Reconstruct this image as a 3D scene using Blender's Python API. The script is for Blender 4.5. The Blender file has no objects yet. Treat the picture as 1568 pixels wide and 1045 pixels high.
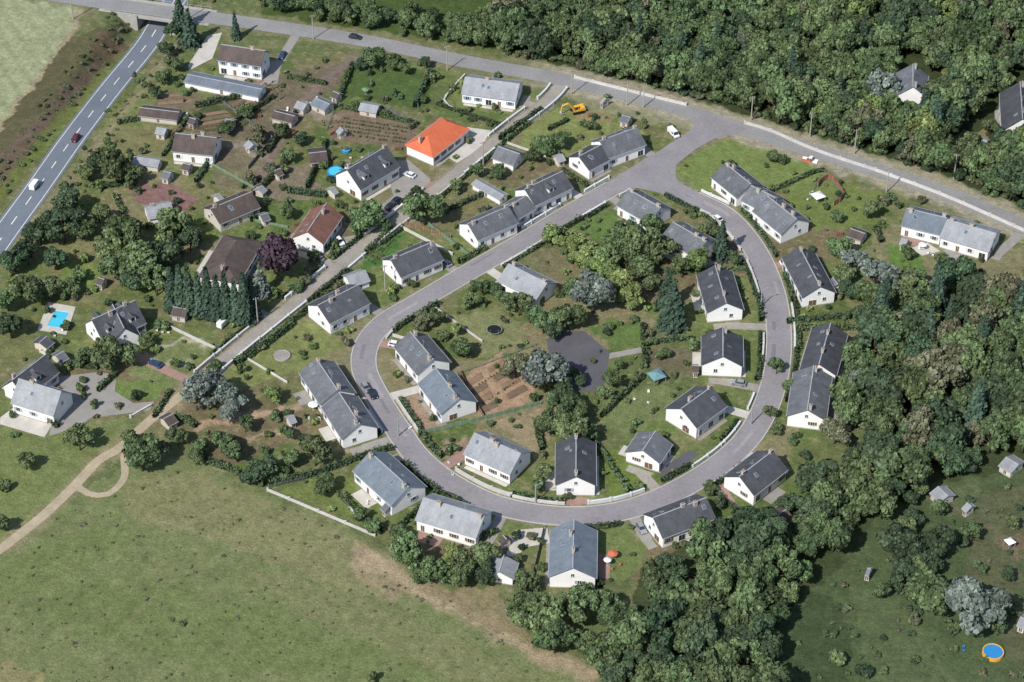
import bpy, math, random
import numpy as np
from mathutils import Vector, Matrix
random.seed(11)
rng = np.random.default_rng(11)
scene = bpy.context.scene

# ------------------------------------------------------------------ camera frame
D = 700.0; PITCH = math.radians(40)
HC = D*math.sin(PITCH); YC = -D*math.cos(PITCH)
LENS = 85.0; F = LENS/36*1568
cp, sp = math.cos(PITCH), math.sin(PITCH)
def G(x, y, z=0.0):
    """camera-view pixel coordinates -> metres on the plane of height z"""
    dx = (x-784)/F; dy = (522.5-y)/F
    t = (HC-z)/(sp-dy*cp)
    return (t*dx, YC+t*(cp+dy*sp))
def mscale(x, y):
    dy = (522.5-y)/F
    return F/(HC/(sp-dy*cp))
def GP(pts): return [G(*p) for p in pts]

def lin(v):
    v /= 255.0
    return v/12.92 if v <= 0.04045 else ((v+0.055)/1.055)**2.4
def c(r, g, b, k=1.3):
    return (lin(r)/k, lin(g)/k, lin(b)/k)

# ------------------------------------------------------------------ materials
def new_mat(name):
    m = bpy.data.materials.new(name); m.use_nodes = True
    nt = m.node_tree; b = nt.nodes['Principled BSDF']
    b.inputs['Roughness'].default_value = 0.85
    b.inputs['Specular IOR Level'].default_value = 0.2
    return m, nt, b
def N(nt, t, **kw):
    n = nt.nodes.new(t)
    for k, v in kw.items(): setattr(n, k, v)
    return n
def mulcol(nt, a, fac_socket, lo, hi):
    mr = N(nt, 'ShaderNodeMapRange'); mr.inputs['From Min'].default_value = 0.3; mr.inputs['From Max'].default_value = 0.7
    mr.inputs['To Min'].default_value = lo; mr.inputs['To Max'].default_value = hi
    nt.links.new(fac_socket, mr.inputs['Value'])
    v = N(nt, 'ShaderNodeVectorMath', operation='SCALE')
    nt.links.new(a, v.inputs[0]); nt.links.new(mr.outputs['Result'], v.inputs['Scale'])
    return v.outputs[0]
def noise(nt, scale, detail=3, vec=None, rough=0.6):
    n = N(nt, 'ShaderNodeTexNoise'); n.inputs['Scale'].default_value = scale
    n.inputs['Detail'].default_value = detail; n.inputs['Roughness'].default_value = rough
    if vec is not None: nt.links.new(vec, n.inputs['Vector'])
    return n.outputs['Fac']
def objvec(nt, sc=(1,1,1), src='Object'):
    tc = N(nt, 'ShaderNodeTexCoord'); mp = N(nt, 'ShaderNodeMapping'); mp.inputs['Scale'].default_value = sc
    nt.links.new(tc.outputs[src], mp.inputs['Vector']); return mp.outputs['Vector']
def surf(name, col, var=0.15, s1=0.4, s2=3.0, rough=0.85, spec=0.2, rnd=0.0, stretch=(1,1,1), metal=0.0):
    m, nt, b = new_mat(name)
    rgb = N(nt, 'ShaderNodeRGB'); rgb.outputs[0].default_value = (*col, 1)
    v = objvec(nt, stretch)
    o = mulcol(nt, rgb.outputs[0], noise(nt, s1, 4, v), 1-var, 1+var)
    o = mulcol(nt, o, noise(nt, s2, 3, v), 1-var*0.8, 1+var*0.8)
    if rnd:
        oi = N(nt, 'ShaderNodeObjectInfo'); mr = N(nt, 'ShaderNodeMapRange')
        mr.inputs['To Min'].default_value = 1-rnd; mr.inputs['To Max'].default_value = 1+rnd
        nt.links.new(oi.outputs['Random'], mr.inputs['Value'])
        s = N(nt, 'ShaderNodeVectorMath', operation='SCALE'); nt.links.new(o, s.inputs[0]); nt.links.new(mr.outputs['Result'], s.inputs['Scale']); o = s.outputs[0]
    nt.links.new(o, b.inputs['Base Color'])
    b.inputs['Roughness'].default_value = rough; b.inputs['Specular IOR Level'].default_value = spec; b.inputs['Metallic'].default_value = metal
    return m
def leafmat(name, col, var=0.24, hue=0.022, sat=0.9):
    m, nt, b = new_mat(name)
    at = N(nt, 'ShaderNodeAttribute', attribute_name='leafcol')
    rgb = N(nt, 'ShaderNodeRGB'); rgb.outputs[0].default_value = (*col, 1)
    mul = N(nt, 'ShaderNodeVectorMath', operation='MULTIPLY')
    nt.links.new(rgb.outputs[0], mul.inputs[0]); nt.links.new(at.outputs['Color'], mul.inputs[1])
    oi = N(nt, 'ShaderNodeObjectInfo')
    mr = N(nt, 'ShaderNodeMapRange'); mr.inputs['To Min'].default_value = 0.5-hue; mr.inputs['To Max'].default_value = 0.5+hue*0.8
    nt.links.new(oi.outputs['Random'], mr.inputs['Value'])
    m2 = N(nt, 'ShaderNodeMath', operation='MULTIPLY'); m2.inputs[1].default_value = 7.31; nt.links.new(oi.outputs['Random'], m2.inputs[0])
    fr = N(nt, 'ShaderNodeMath', operation='FRACT'); nt.links.new(m2.outputs[0], fr.inputs[0])
    mv = N(nt, 'ShaderNodeMapRange'); mv.inputs['To Min'].default_value = 1-var; mv.inputs['To Max'].default_value = 1+var
    nt.links.new(fr.outputs[0], mv.inputs['Value'])
    hs = N(nt, 'ShaderNodeHueSaturation'); hs.inputs['Saturation'].default_value = sat
    nt.links.new(mr.outputs['Result'], hs.inputs['Hue']); nt.links.new(mv.outputs['Result'], hs.inputs['Value'])
    nt.links.new(mul.outputs[0], hs.inputs['Color']); nt.links.new(hs.outputs[0], b.inputs['Base Color'])
    b.inputs['Roughness'].default_value = 0.75
    return m

MW = surf('white_render', (0.79,0.785,0.765), 0.05, 0.3, 2, rnd=0.06)
MCREAM = surf('cream_render', (0.55,0.50,0.42), 0.07, 0.3, 2, rnd=0.1)
RS = (0.8,0.4,0.8)
ROOFS = {
 'dark': surf('dark_slate', c(84,86,91), 0.24, 0.5, 3.5, 0.7, 0.3, 0.14, RS),
 'slate': surf('slate', c(108,111,116), 0.24, 0.5, 3.5, 0.7, 0.3, 0.14, RS),
 'light': surf('weathered_slate', c(156,159,163), 0.18, 0.5, 3.5, 0.7, 0.3, 0.07, RS),
 'blue': surf('blue_slate', c(118,128,138), 0.17, 0.5, 3.5, 0.7, 0.3, 0.06, RS),
 'brown': surf('brown_tile', c(94,84,80), 0.24, 0.5, 3.5, 0.8, 0.2, 0.08, RS),
 'red': surf('red_brown_tile', c(138,100,88), 0.2, 0.5, 3.5, 0.8, 0.2, 0.05, RS),
 'orange': surf('orange_tile', c(222,118,82), 0.12, 0.5, 3.5, 0.8, 0.2, 0.0, RS),
}
MPATCH = surf('replaced_slate', c(128,131,136), 0.2, 0.5, 3.5, 0.7, 0.3, 0, RS)
MGLASS = surf('window_glass', (0.03,0.04,0.05), 0.1, rough=0.15, spec=0.5)
MSKY = surf('skylight_glass', (0.10,0.14,0.18), 0.1, rough=0.15, spec=0.5)
MFRAME = surf('white_paint', (0.75,0.75,0.74), 0.03)
SHUT = [surf('shutter_white',(0.62,0.62,0.62),0.03), surf('shutter_blue',(0.2,0.3,0.4),0.05), surf('shutter_brown',(0.2,0.11,0.06),0.05), surf('shutter_grey',(0.35,0.36,0.38),0.05)]
MDOOR = surf('door_wood', (0.16,0.09,0.05), 0.1)
MCHIM = surf('chimney_render', (0.42,0.38,0.33), 0.1)
MPOT = surf('terracotta', (0.32,0.13,0.07), 0.1)
MZINC = surf('zinc', (0.36,0.37,0.39), 0.08, rough=0.5)
MASPH = surf('old_asphalt', c(151,147,149), 0.12, 0.10, 1.0)
MREP1 = surf('repair_asphalt', c(134,131,134), 0.12, 0.10, 1.0)
MREP2 = surf('pale_repair_asphalt', c(164,160,160), 0.12, 0.10, 1.0)
MASPH2 = surf('main_road_asphalt', c(122,130,140), 0.09, 0.1, 1.2)
MASPH3 = surf('dark_asphalt', c(100,99,104), 0.12, 0.15, 1.5)
MASPHU = surf('grey_road_asphalt', c(152,151,150), 0.12, 0.1, 1.0)
MLANE = surf('gravel_lane', c(164,158,148), 0.15, 0.15, 1.2)
MDIRT = surf('dirt_track', c(184,170,144), 0.16, 0.2, 1.5)
MKERB = surf('kerb_stone', c(196,192,186), 0.1, 0.3, 2)
MPAV = surf('pavement', c(160,156,150), 0.12, 0.3, 2)
MWALL = surf('garden_wall_render', c(212,209,203), 0.13, 0.3, 2, rnd=0.1)
MWALLB = surf('white_wall_render', c(226,228,231), 0.08, 0.3, 2, rnd=0.05)
MCONC = surf('concrete', c(178,176,168), 0.12, 0.3, 2)
MPALE = surf('pale_paving', c(208,202,192), 0.12, 0.3, 2)
MREDP = surf('red_paving', c(168,138,126), 0.12, 0.3, 2)
MPAINT = surf('road_paint', (0.72,0.72,0.70), 0.15, 0.8, 5)
MWOOD = surf('timber', (0.20,0.12,0.07), 0.2, 0.5, 4)
MFENCE = surf('fence_dark', (0.12,0.12,0.12), 0.2)
MBARK = surf('bark', (0.10,0.075,0.05), 0.2, 1, 6)
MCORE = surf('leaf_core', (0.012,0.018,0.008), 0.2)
MWATER = surf('pool_water', (0.07,0.50,0.68), 0.05, 0.4, 2, rough=0.08, spec=0.5)
MBLUE = surf('blue_plastic', (0.03,0.22,0.5), 0.05)
MYEL = surf('yellow_paint', (0.70,0.36,0.04), 0.05, rough=0.5)
MBLACK = surf('rubber', (0.015,0.015,0.016), 0.1)
MSTEEL = surf('steel', (0.3,0.31,0.32), 0.05, rough=0.5)
MRED = surf('red_fabric', (0.50,0.12,0.08), 0.05)
MGREENM = surf('green_sheet', c(120,150,120), 0.1)
MPOOLB = surf('teal_tarp', c(120,160,165), 0.1)
LEAF = {
 'b': leafmat('leaf_green', (0.084,0.127,0.048)),
 'd': leafmat('leaf_dark', (0.052,0.088,0.042)),
 'l': leafmat('leaf_light', (0.15,0.21,0.06)),
 's': leafmat('leaf_silver', (0.14,0.175,0.145), 0.12, 0.01),
 'p': leafmat('leaf_purple', (0.050,0.030,0.042), 0.1, 0.01),
 'c': leafmat('needle_dark', (0.044,0.080,0.050)),
 'h': leafmat('hedge_leaf', (0.064,0.100,0.042), 0.25),
 'o': leafmat('leaf_olive', (0.12,0.13,0.07), 0.15),
}

# ------------------------------------------------------------------ mesh builder
class MB:
    def __init__(s): s.v=[]; s.f=[]; s.m=[]; s.mats=[]
    def mi(s, mat):
        if mat not in s.mats: s.mats.append(mat)
        return s.mats.index(mat)
    def add(s, vs, fs, mat, M=None):
        o=len(s.v)
        if M is not None: vs=[tuple(M@Vector(v)) for v in vs]
        s.v+= [tuple(v) for v in vs]; k=s.mi(mat)
        for f in fs: s.f.append([o+i for i in f]); s.m.append(k)
    def box(s, x0,x1,y0,y1,z0,z1, mat, M=None):
        vs=[(x0,y0,z0),(x1,y0,z0),(x1,y1,z0),(x0,y1,z0),(x0,y0,z1),(x1,y0,z1),(x1,y1,z1),(x0,y1,z1)]
        s.add(vs,[(0,3,2,1),(4,5,6,7),(0,1,5,4),(1,2,6,5),(2,3,7,6),(3,0,4,7)],mat,M)
    def prism(s, prof, y0, y1, mat, M=None, inset=0):
        n=len(prof); vs=[(p[0],y0,p[1]) for p in prof]+[(p[0],y1,p[1]) for p in prof]
        fs=[tuple(range(n)), tuple(range(2*n-1,n-1,-1))]+[(i,i+n,(i+1)%n+n,(i+1)%n) for i in range(n)]
        s.add(vs,fs,mat,M)
    def cyl(s, cx,cy,z0,z1,r0,r1,mat,n=10,M=None):
        vs=[];
        for z,r in ((z0,r0),(z1,r1)):
            for i in range(n):
                a=2*math.pi*i/n; vs.append((cx+r*math.cos(a),cy+r*math.sin(a),z))
        fs=[(i,(i+1)%n,(i+1)%n+n,i+n) for i in range(n)]+[tuple(range(n-1,-1,-1)),tuple(range(n,2*n))]
        s.add(vs,fs,mat,M)
    def obj(s, name, parent=None, loc=(0,0,0), rot=0.0):
        me=bpy.data.meshes.new(name); me.from_pydata(s.v,[],s.f)
        for m in s.mats: me.materials.append(m)
        me.polygons.foreach_set('material_index', s.m)
        me.update()
        o=bpy.data.objects.new(name,me); scene.collection.objects.link(o)
        if parent: o.parent=parent
        else: o.location=loc; o.rotation_euler=(0,0,rot)
        return o
def empty(name, loc=(0,0,0), rot=0.0):
    e=bpy.data.objects.new(name,None); scene.collection.objects.link(e); e.location=loc; e.rotation_euler=(0,0,rot); e.empty_display_size=1; return e

def rod(mb,p,q,r,mat,n=6,r2=None):
    p=Vector(p);q=Vector(q);d=q-p;L=d.length
    M=Matrix.Translation(p)@d.to_track_quat('Z','Y').to_matrix().to_4x4()
    mb.cyl(0,0,0,L,r,r if r2 is None else r2,mat,n,M)

def smooth(pts, step=2.0, closed=False):
    P=[np.array(p,float) for p in pts]; n=len(P); out=[]
    rngi = range(n if closed else n-1)
    for i in rngi:
        if closed: p0,p1,p2,p3=P[(i-1)%n],P[i],P[(i+1)%n],P[(i+2)%n]
        else: p0=P[max(i-1,0)];p1=P[i];p2=P[i+1];p3=P[min(i+2,n-1)]
        k=max(1,int(np.linalg.norm(p2-p1)/step))
        for j in range(k):
            t=j/k
            out.append(0.5*((2*p1)+(-p0+p2)*t+(2*p0-5*p1+4*p2-p3)*t*t+(-p0+3*p1-3*p2+p3)*t**3))
    if not closed: out.append(P[-1])
    return np.array(out)
def normals(A, closed=False):
    if closed: T=np.roll(A,-1,0)-np.roll(A,1,0)
    else: T=np.gradient(A,axis=0)
    T=T[:,:2].copy(); T/= (np.linalg.norm(T,axis=1,keepdims=True)+1e-9)
    return np.stack([-T[:,1],T[:,0]],1)
def ribbon(mb, A, a, b, z0, z1, mat, closed=False, zf=None):
    nn=normals(A,closed); n=len(A); vs=[]
    for i in range(n):
        z=zf(A[i]) if zf else 0
        l=A[i,:2]+nn[i]*a; r=A[i,:2]+nn[i]*b
        if z1-z0>1e-6: vs+=[(l[0],l[1],z+z0),(l[0],l[1],z+z1),(r[0],r[1],z+z1),(r[0],r[1],z+z0)]
        else: vs+=[(l[0],l[1],z+z1),(r[0],r[1],z+z1)]
    fs=[]; m=4 if z1-z0>1e-6 else 2
    for i in range(n if closed else n-1):
        j=(i+1)%n
        if m==4: 
            for k in range(3): fs.append((i*4+k,i*4+k+1,j*4+k+1,j*4+k))
        else: fs.append((i*2,i*2+1,j*2+1,j*2))
    if m==4 and not closed: fs+=[(0,1,2,3),(n*4-1,n*4-2,n*4-3,n*4-4)]
    mb.add(vs,fs,mat)

def dist_poly(X, Y, A, closed=False):
    X=np.asarray(X,float); Y=np.asarray(Y,float); best=np.full(X.shape,1e9); bt=np.zeros(X.shape)
    n=len(A)
    for i in range(n if closed else n-1):
        p=A[i]; q=A[(i+1)%n]; dx,dy=q[0]-p[0],q[1]-p[1]; L=dx*dx+dy*dy+1e-9
        t=np.clip(((X-p[0])*dx+(Y-p[1])*dy)/L,0,1)
        d=np.hypot(X-p[0]-t*dx,Y-p[1]-t*dy); m=d<best; best=np.where(m,d,best); bt=np.where(m,i+t,bt)
    return best,bt
def dist_near(X,Y,A,closed,reach):
    out=np.full(X.shape,1e9); n=len(A)
    for i in range(n if closed else n-1):
        p=A[i]; q=A[(i+1)%n]
        j0,j1=np.searchsorted(xs,[min(p[0],q[0])-reach,max(p[0],q[0])+reach]); i0,i1=np.searchsorted(ys,[min(p[1],q[1])-reach,max(p[1],q[1])+reach])
        if j1<=j0 or i1<=i0: continue
        x=X[i0:i1,j0:j1]; y=Y[i0:i1,j0:j1]; dx,dy=q[0]-p[0],q[1]-p[1]; L=dx*dx+dy*dy+1e-9
        t=np.clip(((x-p[0])*dx+(y-p[1])*dy)/L,0,1); d=np.hypot(x-p[0]-t*dx,y-p[1]-t*dy)
        out[i0:i1,j0:j1]=np.minimum(out[i0:i1,j0:j1],d)
    return out
def pdist(x,y,A,closed=False):
    P=A[:,:2]; Q=np.roll(P,-1,0)
    if not closed: P=P[:-1]; Q=Q[:-1]
    d=Q-P; L=(d**2).sum(1)+1e-9; w=np.array([x,y])-P; t=np.clip((w*d).sum(1)/L,0,1)
    e=np.hypot(*(w-d*t[:,None]).T); k=int(e.argmin()); return float(e[k]), P[k]+d[k]*t[k]
def inpoly(X,Y,P):
    ins=np.zeros(np.shape(X),bool); n=len(P); j=n-1
    for i in range(n):
        xi,yi=P[i][:2]; xj,yj=P[j][:2]
        if yi!=yj:
            cnd=((yi>Y)!=(yj>Y))&(X<(xj-xi)*(Y-yi)/(yj-yi)+xi); ins^=cnd
        j=i
    return ins
def inp(x,y,P): return bool(inpoly(np.array([x]),np.array([y]),P)[0])

# ------------------------------------------------------------------ road centre lines
r1 = [(330,-110,0),(292,-38,-5),(246,34,-5.5),(222,72,-5.3),(168,138,-3.8),(110,214,-1.6),(55,292,0),(0,368,0),(-70,470,0),(-160,600,0)]
R1 = smooth([(*G(*p),p[2]) for p in r1],3.0)
R2 = smooth(GP([(-60,-30),(100,-4),(230,15),(400,38),(560,63),(700,92),(860,122),(1000,155),(1090,183),(1200,217),(1330,257),(1450,297),(1568,348),(1700,410)]),3)
LOOP = smooth(GP([(1012,246),(960,276),(880,322),(800,370),(720,416),(640,463),(588,495),(562,528),(558,566),(580,612),(608,656),(640,700),(690,740),(762,774),(850,790),(930,787),(1000,768),(1070,733),(1130,688),(1165,640),(1187,580),(1193,520),(1187,460),(1168,405),(1142,362),(1108,327),(1060,303),(1022,280)]),2,True)
ENT = smooth(GP([(1100,180),(1075,205),(1040,228),(1005,252),(960,277)]),2)
LANE = smooth(GP([(862,124),(840,152),(780,198),(700,263),(620,328),(560,375),(500,425),(430,480),(350,545),(290,596)]),2.5)
DIRT = smooth(GP([(290,596),(225,648),(185,685),(150,706),(116,742),(60,795),(-30,865),(-120,940)]),2.5)
DL = smooth(GP([(196,676),(190,700),(190,732),(165,757),(135,756),(116,742)]),2)
W1=9.2
def terr(x,y):
    d,t=dist_poly(x,y,R1)
    i=np.clip(t.astype(int),0,len(R1)-2)
    fr=t-i; zl=R1[i,2]*(1-fr)+R1[i+1,2]*fr
    B=np.clip((14.5-d)/(14.5-6.6),0,1); B=B*B*(3-2*B)
    return zl*B

# ------------------------------------------------------------------ ground
def axis(lo,hi,st,far):
    a=list(np.arange(lo,hi+st/2,st)); s=st; x=a[-1]
    while x<far: s*=1.35; x+=s; a.append(x)
    s=st; x=a[0]; pre=[]
    while x>-far: s*=1.35; x-=s; pre.append(x)
    return np.array(pre[::-1]+a)
xs=axis(-192,192,0.6,4000); ys=axis(-145,215,0.6,4000)
XX,YY=np.meshgrid(xs,ys); nx,ny=len(xs),len(ys)
def snoise(X,Y,wl,seed,an=1.0):
    r=np.random.default_rng(seed); o=np.zeros(X.shape)
    for _ in range(9):
        a=r.uniform(0,6.283); k=6.283/(wl*r.uniform(0.6,1.6)); o+=np.sin((X*math.cos(a)+Y*math.sin(a)*an)*k+r.uniform(0,6.28))
    return o/3.0
WX=XX+snoise(XX,YY,9,1)*0.8+snoise(XX,YY,3,2)*0.4
WY=YY+snoise(XX,YY,9,3)*0.8+snoise(XX,YY,3,4)*0.4
col=np.zeros((ny,nx,3)); col[:]=c(108,118,78)
def blend(mask,cc,a=1.0):
    m=(mask*a)[...,None]; global col
    col=col*(1-m)+np.array(cc)*m
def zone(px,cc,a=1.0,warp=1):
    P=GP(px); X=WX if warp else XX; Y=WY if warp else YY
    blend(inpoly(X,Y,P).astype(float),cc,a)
def track(px,w,cc,a=1.0,soft=1.0,world=None):
    P=np.array(GP(px)) if world is None else world[:,:2]
    d=dist_near(WX,WY,P,False,w/2+soft+3); blend(np.clip((w/2+soft-d)/(2*soft),0,1),cc,a)
patch=snoise(XX,YY,22,10); patch2=snoise(XX,YY,7,11); patch3=snoise(XX,YY,2.5,12)
vil=GP([(170,120),(540,80),(860,130),(1080,190),(1330,265),(1568,360),(1568,430),(1330,400),(1290,720),(1100,860),(930,900),(740,890),(560,810),(300,690),(200,640),(0,680),(0,420),(150,200)])
# individual garden plots, each kept differently
rs=np.random.default_rng(41); seeds=rs.uniform([-185,-125],[185,150],(230,2)); pal=[c(100,120,66),c(118,130,78),c(134,130,92),c(104,114,74),c(124,120,86),c(94,112,62),c(146,136,106),c(112,126,74),c(108,118,70),c(128,112,90)]
u_=(XX*.83+YY*.56); v_=(-XX*.56+YY*.83); su=(seeds[:,0]*.83+seeds[:,1]*.56); sv_=(-seeds[:,0]*.56+seeds[:,1]*.83)
bd=np.full(XX.shape,1e9); bi=np.zeros(XX.shape,int)
for k in range(len(seeds)):
    d=np.maximum(np.abs(u_-su[k]),np.abs(v_-sv_[k])*1.25); m_=d<bd; bd[m_]=d[m_]; bi[m_]=k
pc=np.array([pal[k%len(pal)] for k in range(len(seeds))])[bi]; mv_=(inpoly(WX,WY,vil)*.75)[...,None]; col=col*(1-mv_)+pc*mv_
blend(np.clip(patch*0.8+patch2*0.5,0,1),c(138,128,98),0.45)
blend(np.clip(-patch*0.5+patch2*0.6,0,1),c(92,108,60),0.35)
blend(np.clip(patch3+patch2*.4-.7,0,1),c(156,142,116),0.5)
# fields
zone([(-200,960),(110,762),(190,718),(300,705),(410,757),(560,822),(600,885),(700,945),(830,1008),(905,1045),(900,1400),(-300,1400)],c(122,130,88))
zone([(190,735),(300,720),(430,775),(560,830),(640,900),(600,930),(470,880),(330,830),(200,800)],c(144,138,102),0.6)
zone([(30,900),(200,880),(420,930),(620,990),(700,1060),(300,1020),(50,950)],c(108,123,74),0.5)
zone([(350,860),(520,900),(700,980),(840,1040),(700,1045),(480,950)],c(136,133,97),0.45)
zone([(-20,1010),(60,1030),(80,1060),(-30,1060)],c(156,141,106),0.6)
zone([(-100,900),(60,830),(160,800),(240,830),(100,880),(-60,960)],c(112,127,76),0.5)
mea=inpoly(WX,WY,GP([(-200,960),(110,762),(190,718),(300,705),(410,757),(560,822),(600,885),(700,945),(830,1008),(905,1045),(900,1400),(-300,1400)]))
U=XX*.86-YY*.5; Vv=XX*.5+YY*.86
st=snoise(U,Vv*.16,4.5,31)+.6*snoise(U*.3,Vv*1.2,5,32)
blend(mea*np.clip(st*.5,0,1),c(138,138,100),0.4); blend(mea*np.clip(-st*.5,0,1),c(106,119,74),0.35)
blend(mea*np.clip(patch3*1.2-.9+patch2*.3,0,1),c(88,104,60),0.5)
zone([(540,822),(600,870),(640,905),(600,915),(525,870)],c(160,144,118),0.7)
track([(560,850),(640,900),(730,945),(820,1000),(905,1035)],5,c(176,158,132),0.85,1.5)
zone([(640,900),(760,900),(800,960),(860,1010),(740,960)],c(144,132,102),0.8)
zone([(-60,640),(60,660),(200,640),(190,690),(110,745),(0,830),(-80,880)],c(120,130,82))
zone([(-300,-260),(180,-260),(128,-20),(104,55),(62,108),(0,190),(-200,420)],c(160,165,130))
fld=inpoly(XX,YY,GP([(-300,-260),(180,-260),(128,-20),(104,55),(62,108),(0,190),(-200,420)]))
blend(fld*(np.sin((XX*.8+YY*.45)*1.1)>0.55),c(146,154,114),0.5)
track([(130,-10),(106,60),(64,112),(0,196),(-80,300)],2.2,c(176,160,134),0.8)
zone([(106,62),(180,30),(195,62),(120,150),(0,320),(-80,420),(-80,300),(0,200)],c(102,99,72))
zone([(120,110),(160,75),(170,95),(60,225),(0,290),(0,240)],c(116,100,88),0.8)
zone([(150,50),(175,45),(190,60),(165,75),(140,80)],c(118,100,82),0.8)
track([(190,66),(143,118),(83,192),(-8,310),(-60,385)],4,c(116,130,66),0.9,2)
track([(268,66),(222,124),(158,208),(98,288),(28,385)],4.5,c(152,140,114),0.75,2.5)
track([(244,110),(202,170),(132,260),(72,350)],3,c(118,126,80),0.7,2)
# upper-left gardens
zone([(420,-60),(770,-60),(780,40),(760,75),(600,50),(480,35),(400,20)],c(80,97,54))
zone([(330,140),(440,110),(520,95),(560,95),(480,165),(420,240),(340,260),(290,210)],c(120,108,92),0.8)
zone([(500,170),(560,165),(640,192),(620,228),(560,220),(505,212)],c(130,114,96))
zone([(530,105),(600,100),(655,112),(665,140),(640,170),(560,150),(515,145)],c(88,107,62))
zone([(170,195),(250,190),(260,235),(210,250),(160,230)],c(128,127,88))
zone([(285,165),(350,160),(390,190),(310,205)],c(76,93,56),0.8)
zone([(240,140),(300,140),(310,165),(230,175)],c(124,110,94),0.7)
zone([(330,250),(400,215),(430,260),(380,300),(330,285)],c(126,118,96),0.7)
track([(545,90),(500,120),(455,165),(420,225),(395,290),(340,330)],4,c(132,116,108),0.9)
track([(300,215),(360,220),(400,240)],3,c(160,150,134),0.7)
track([(430,180),(470,170),(505,180)],4,c(158,148,132),0.7)
zone([(205,288),(262,278),(300,305),(285,330),(235,322),(205,305)],c(140,110,104))
zone([(400,260),(470,250),(500,300),(450,310),(400,300)],c(136,122,108),0.8)
zone([(400,330),(440,305),(480,310),(460,340),(420,360)],c(94,113,64),0.8)
zone([(548,390),(590,360),(622,355),(600,395),(565,415)],c(84,120,64))
zone([(660,330),(715,290),(750,315),(700,345),(665,360)],c(128,122,88),0.8)
zone([(690,150),(715,110),(800,120),(840,150),(790,178),(700,168)],c(120,129,82))
zone([(800,200),(850,165),(960,190),(990,205),(900,235),(850,250),(800,225)],c(130,138,86))
zone([(880,160),(940,160),(930,190),(880,185)],c(162,142,114),0.6)
zone([(855,138),(880,128),(960,150),(1080,180),(1060,200),(960,182),(880,160)],c(140,140,108))
zone([(1030,262),(1070,232),(1115,214),(1180,225),(1262,262),(1225,300),(1185,290),(1110,250),(1090,300),(1050,290)],c(122,137,80),1,0)
zone([(1200,300),(1275,272),(1350,300),(1340,345),(1245,352)],c(118,131,76))
zone([(1340,350),(1380,345),(1500,400),(1568,380),(1568,470),(1400,430),(1330,390)],c(134,130,98),0.9)
zone([(1355,375),(1420,385),(1415,415),(1360,405)],c(106,133,70))
# left gardens
zone([(-60,520),(60,480),(60,540),(-60,600)],c(118,121,80),0.8)
zone([(90,395),(150,405),(150,450),(90,455)],c(122,138,80))
zone([(210,530),(330,520),(300,580),(240,600),(200,570)],c(124,133,88))
zone([(180,580),(262,585),(235,612),(175,612)],c(116,133,78))
zone([(380,500),(470,490),(530,530),(470,560),(360,600),(330,560)],c(128,135,86))
track([(300,655),(360,640),(430,628),(460,625)],2.6,c(180,154,130),0.9,0.6)
track([(380,672),(440,660),(520,690),(600,690)],1.5,c(174,156,130),0.7,0.6)
track([(215,520),(240,530),(290,520),(320,530)],1.2,c(190,182,166),0.8,0.5)
track([(225,540),(250,560),(300,550)],1.0,c(190,182,166),0.7,0.5)
zone([(415,755),(500,725),(545,735),(560,790),(520,785)],c(118,129,76))
# inside of loop
zone([(705,575),(770,540),(822,598),(800,622),(740,640)],c(174,146,120))
zone([(612,600),(640,595),(680,650),(650,662),(625,630)],c(164,142,120))
zone([(690,485),(770,470),(805,515),(745,550),(700,520)],c(132,135,94))
zone([(750,645),(830,625),(845,665),(820,705),(800,680)],c(162,146,118),0.8)
zone([(670,680),(720,670),(705,712),(690,705)],c(158,136,116))
zone([(893,498),(985,488),(985,535),(935,535)],c(104,124,72))
zone([(928,605),(1025,590),(1035,635),(965,672),(925,650)],c(118,128,84))
zone([(920,690),(955,690),(1015,738),(925,768)],c(112,128,68))
zone([(985,540),(1060,530),(1065,575),(1000,580)],c(118,108,90),0.7)
zone([(795,380),(870,385),(900,430),(855,445)],c(128,120,92),0.8)
zone([(860,345),(940,320),(960,345),(930,370)],c(102,126,70),0.9)
zone([(915,800),(965,800),(985,850),(960,890),(918,880)],c(116,129,80))
zone([(1040,825),(1110,800),(1150,830),(1080,860)],c(122,123,90))
zone([(1210,675),(1290,690),(1290,740),(1225,750)],c(108,117,74))
# woodland floors and south-east meadow, the meadow darkened to paint in a cloud shadow
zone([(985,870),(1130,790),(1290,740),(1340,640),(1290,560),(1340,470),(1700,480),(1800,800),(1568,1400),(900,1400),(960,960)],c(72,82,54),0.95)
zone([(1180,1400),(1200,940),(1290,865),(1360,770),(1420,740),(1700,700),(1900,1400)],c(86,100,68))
zone([(1180,1400),(1195,950),(1260,900),(1300,960),(1280,1400)],c(66,80,54),0.6)  # darker strip beside the wood, shade painted into the grass colour
zone([(1300,900),(1360,900),(1420,960),(1480,1060),(1340,1060)],c(98,110,76),0.6)
zone([(1400,750),(1500,735),(1520,770),(1450,790)],c(104,112,80),0.6)
zone([(1500,760),(1568,740),(1568,1045),(1480,880)],c(104,102,78),0.6)
zone([(1520,830),(1620,800),(1620,845),(1560,860)],c(128,110,90),0.7)
track([(1420,760),(1500,800),(1568,850)],1.2,c(122,114,92),0.7,.6)
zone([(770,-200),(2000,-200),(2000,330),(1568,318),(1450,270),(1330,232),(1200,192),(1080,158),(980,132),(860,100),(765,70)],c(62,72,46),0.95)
zone([(1440,215),(1510,195),(1515,245),(1455,255)],c(158,142,114),0.7)
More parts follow.
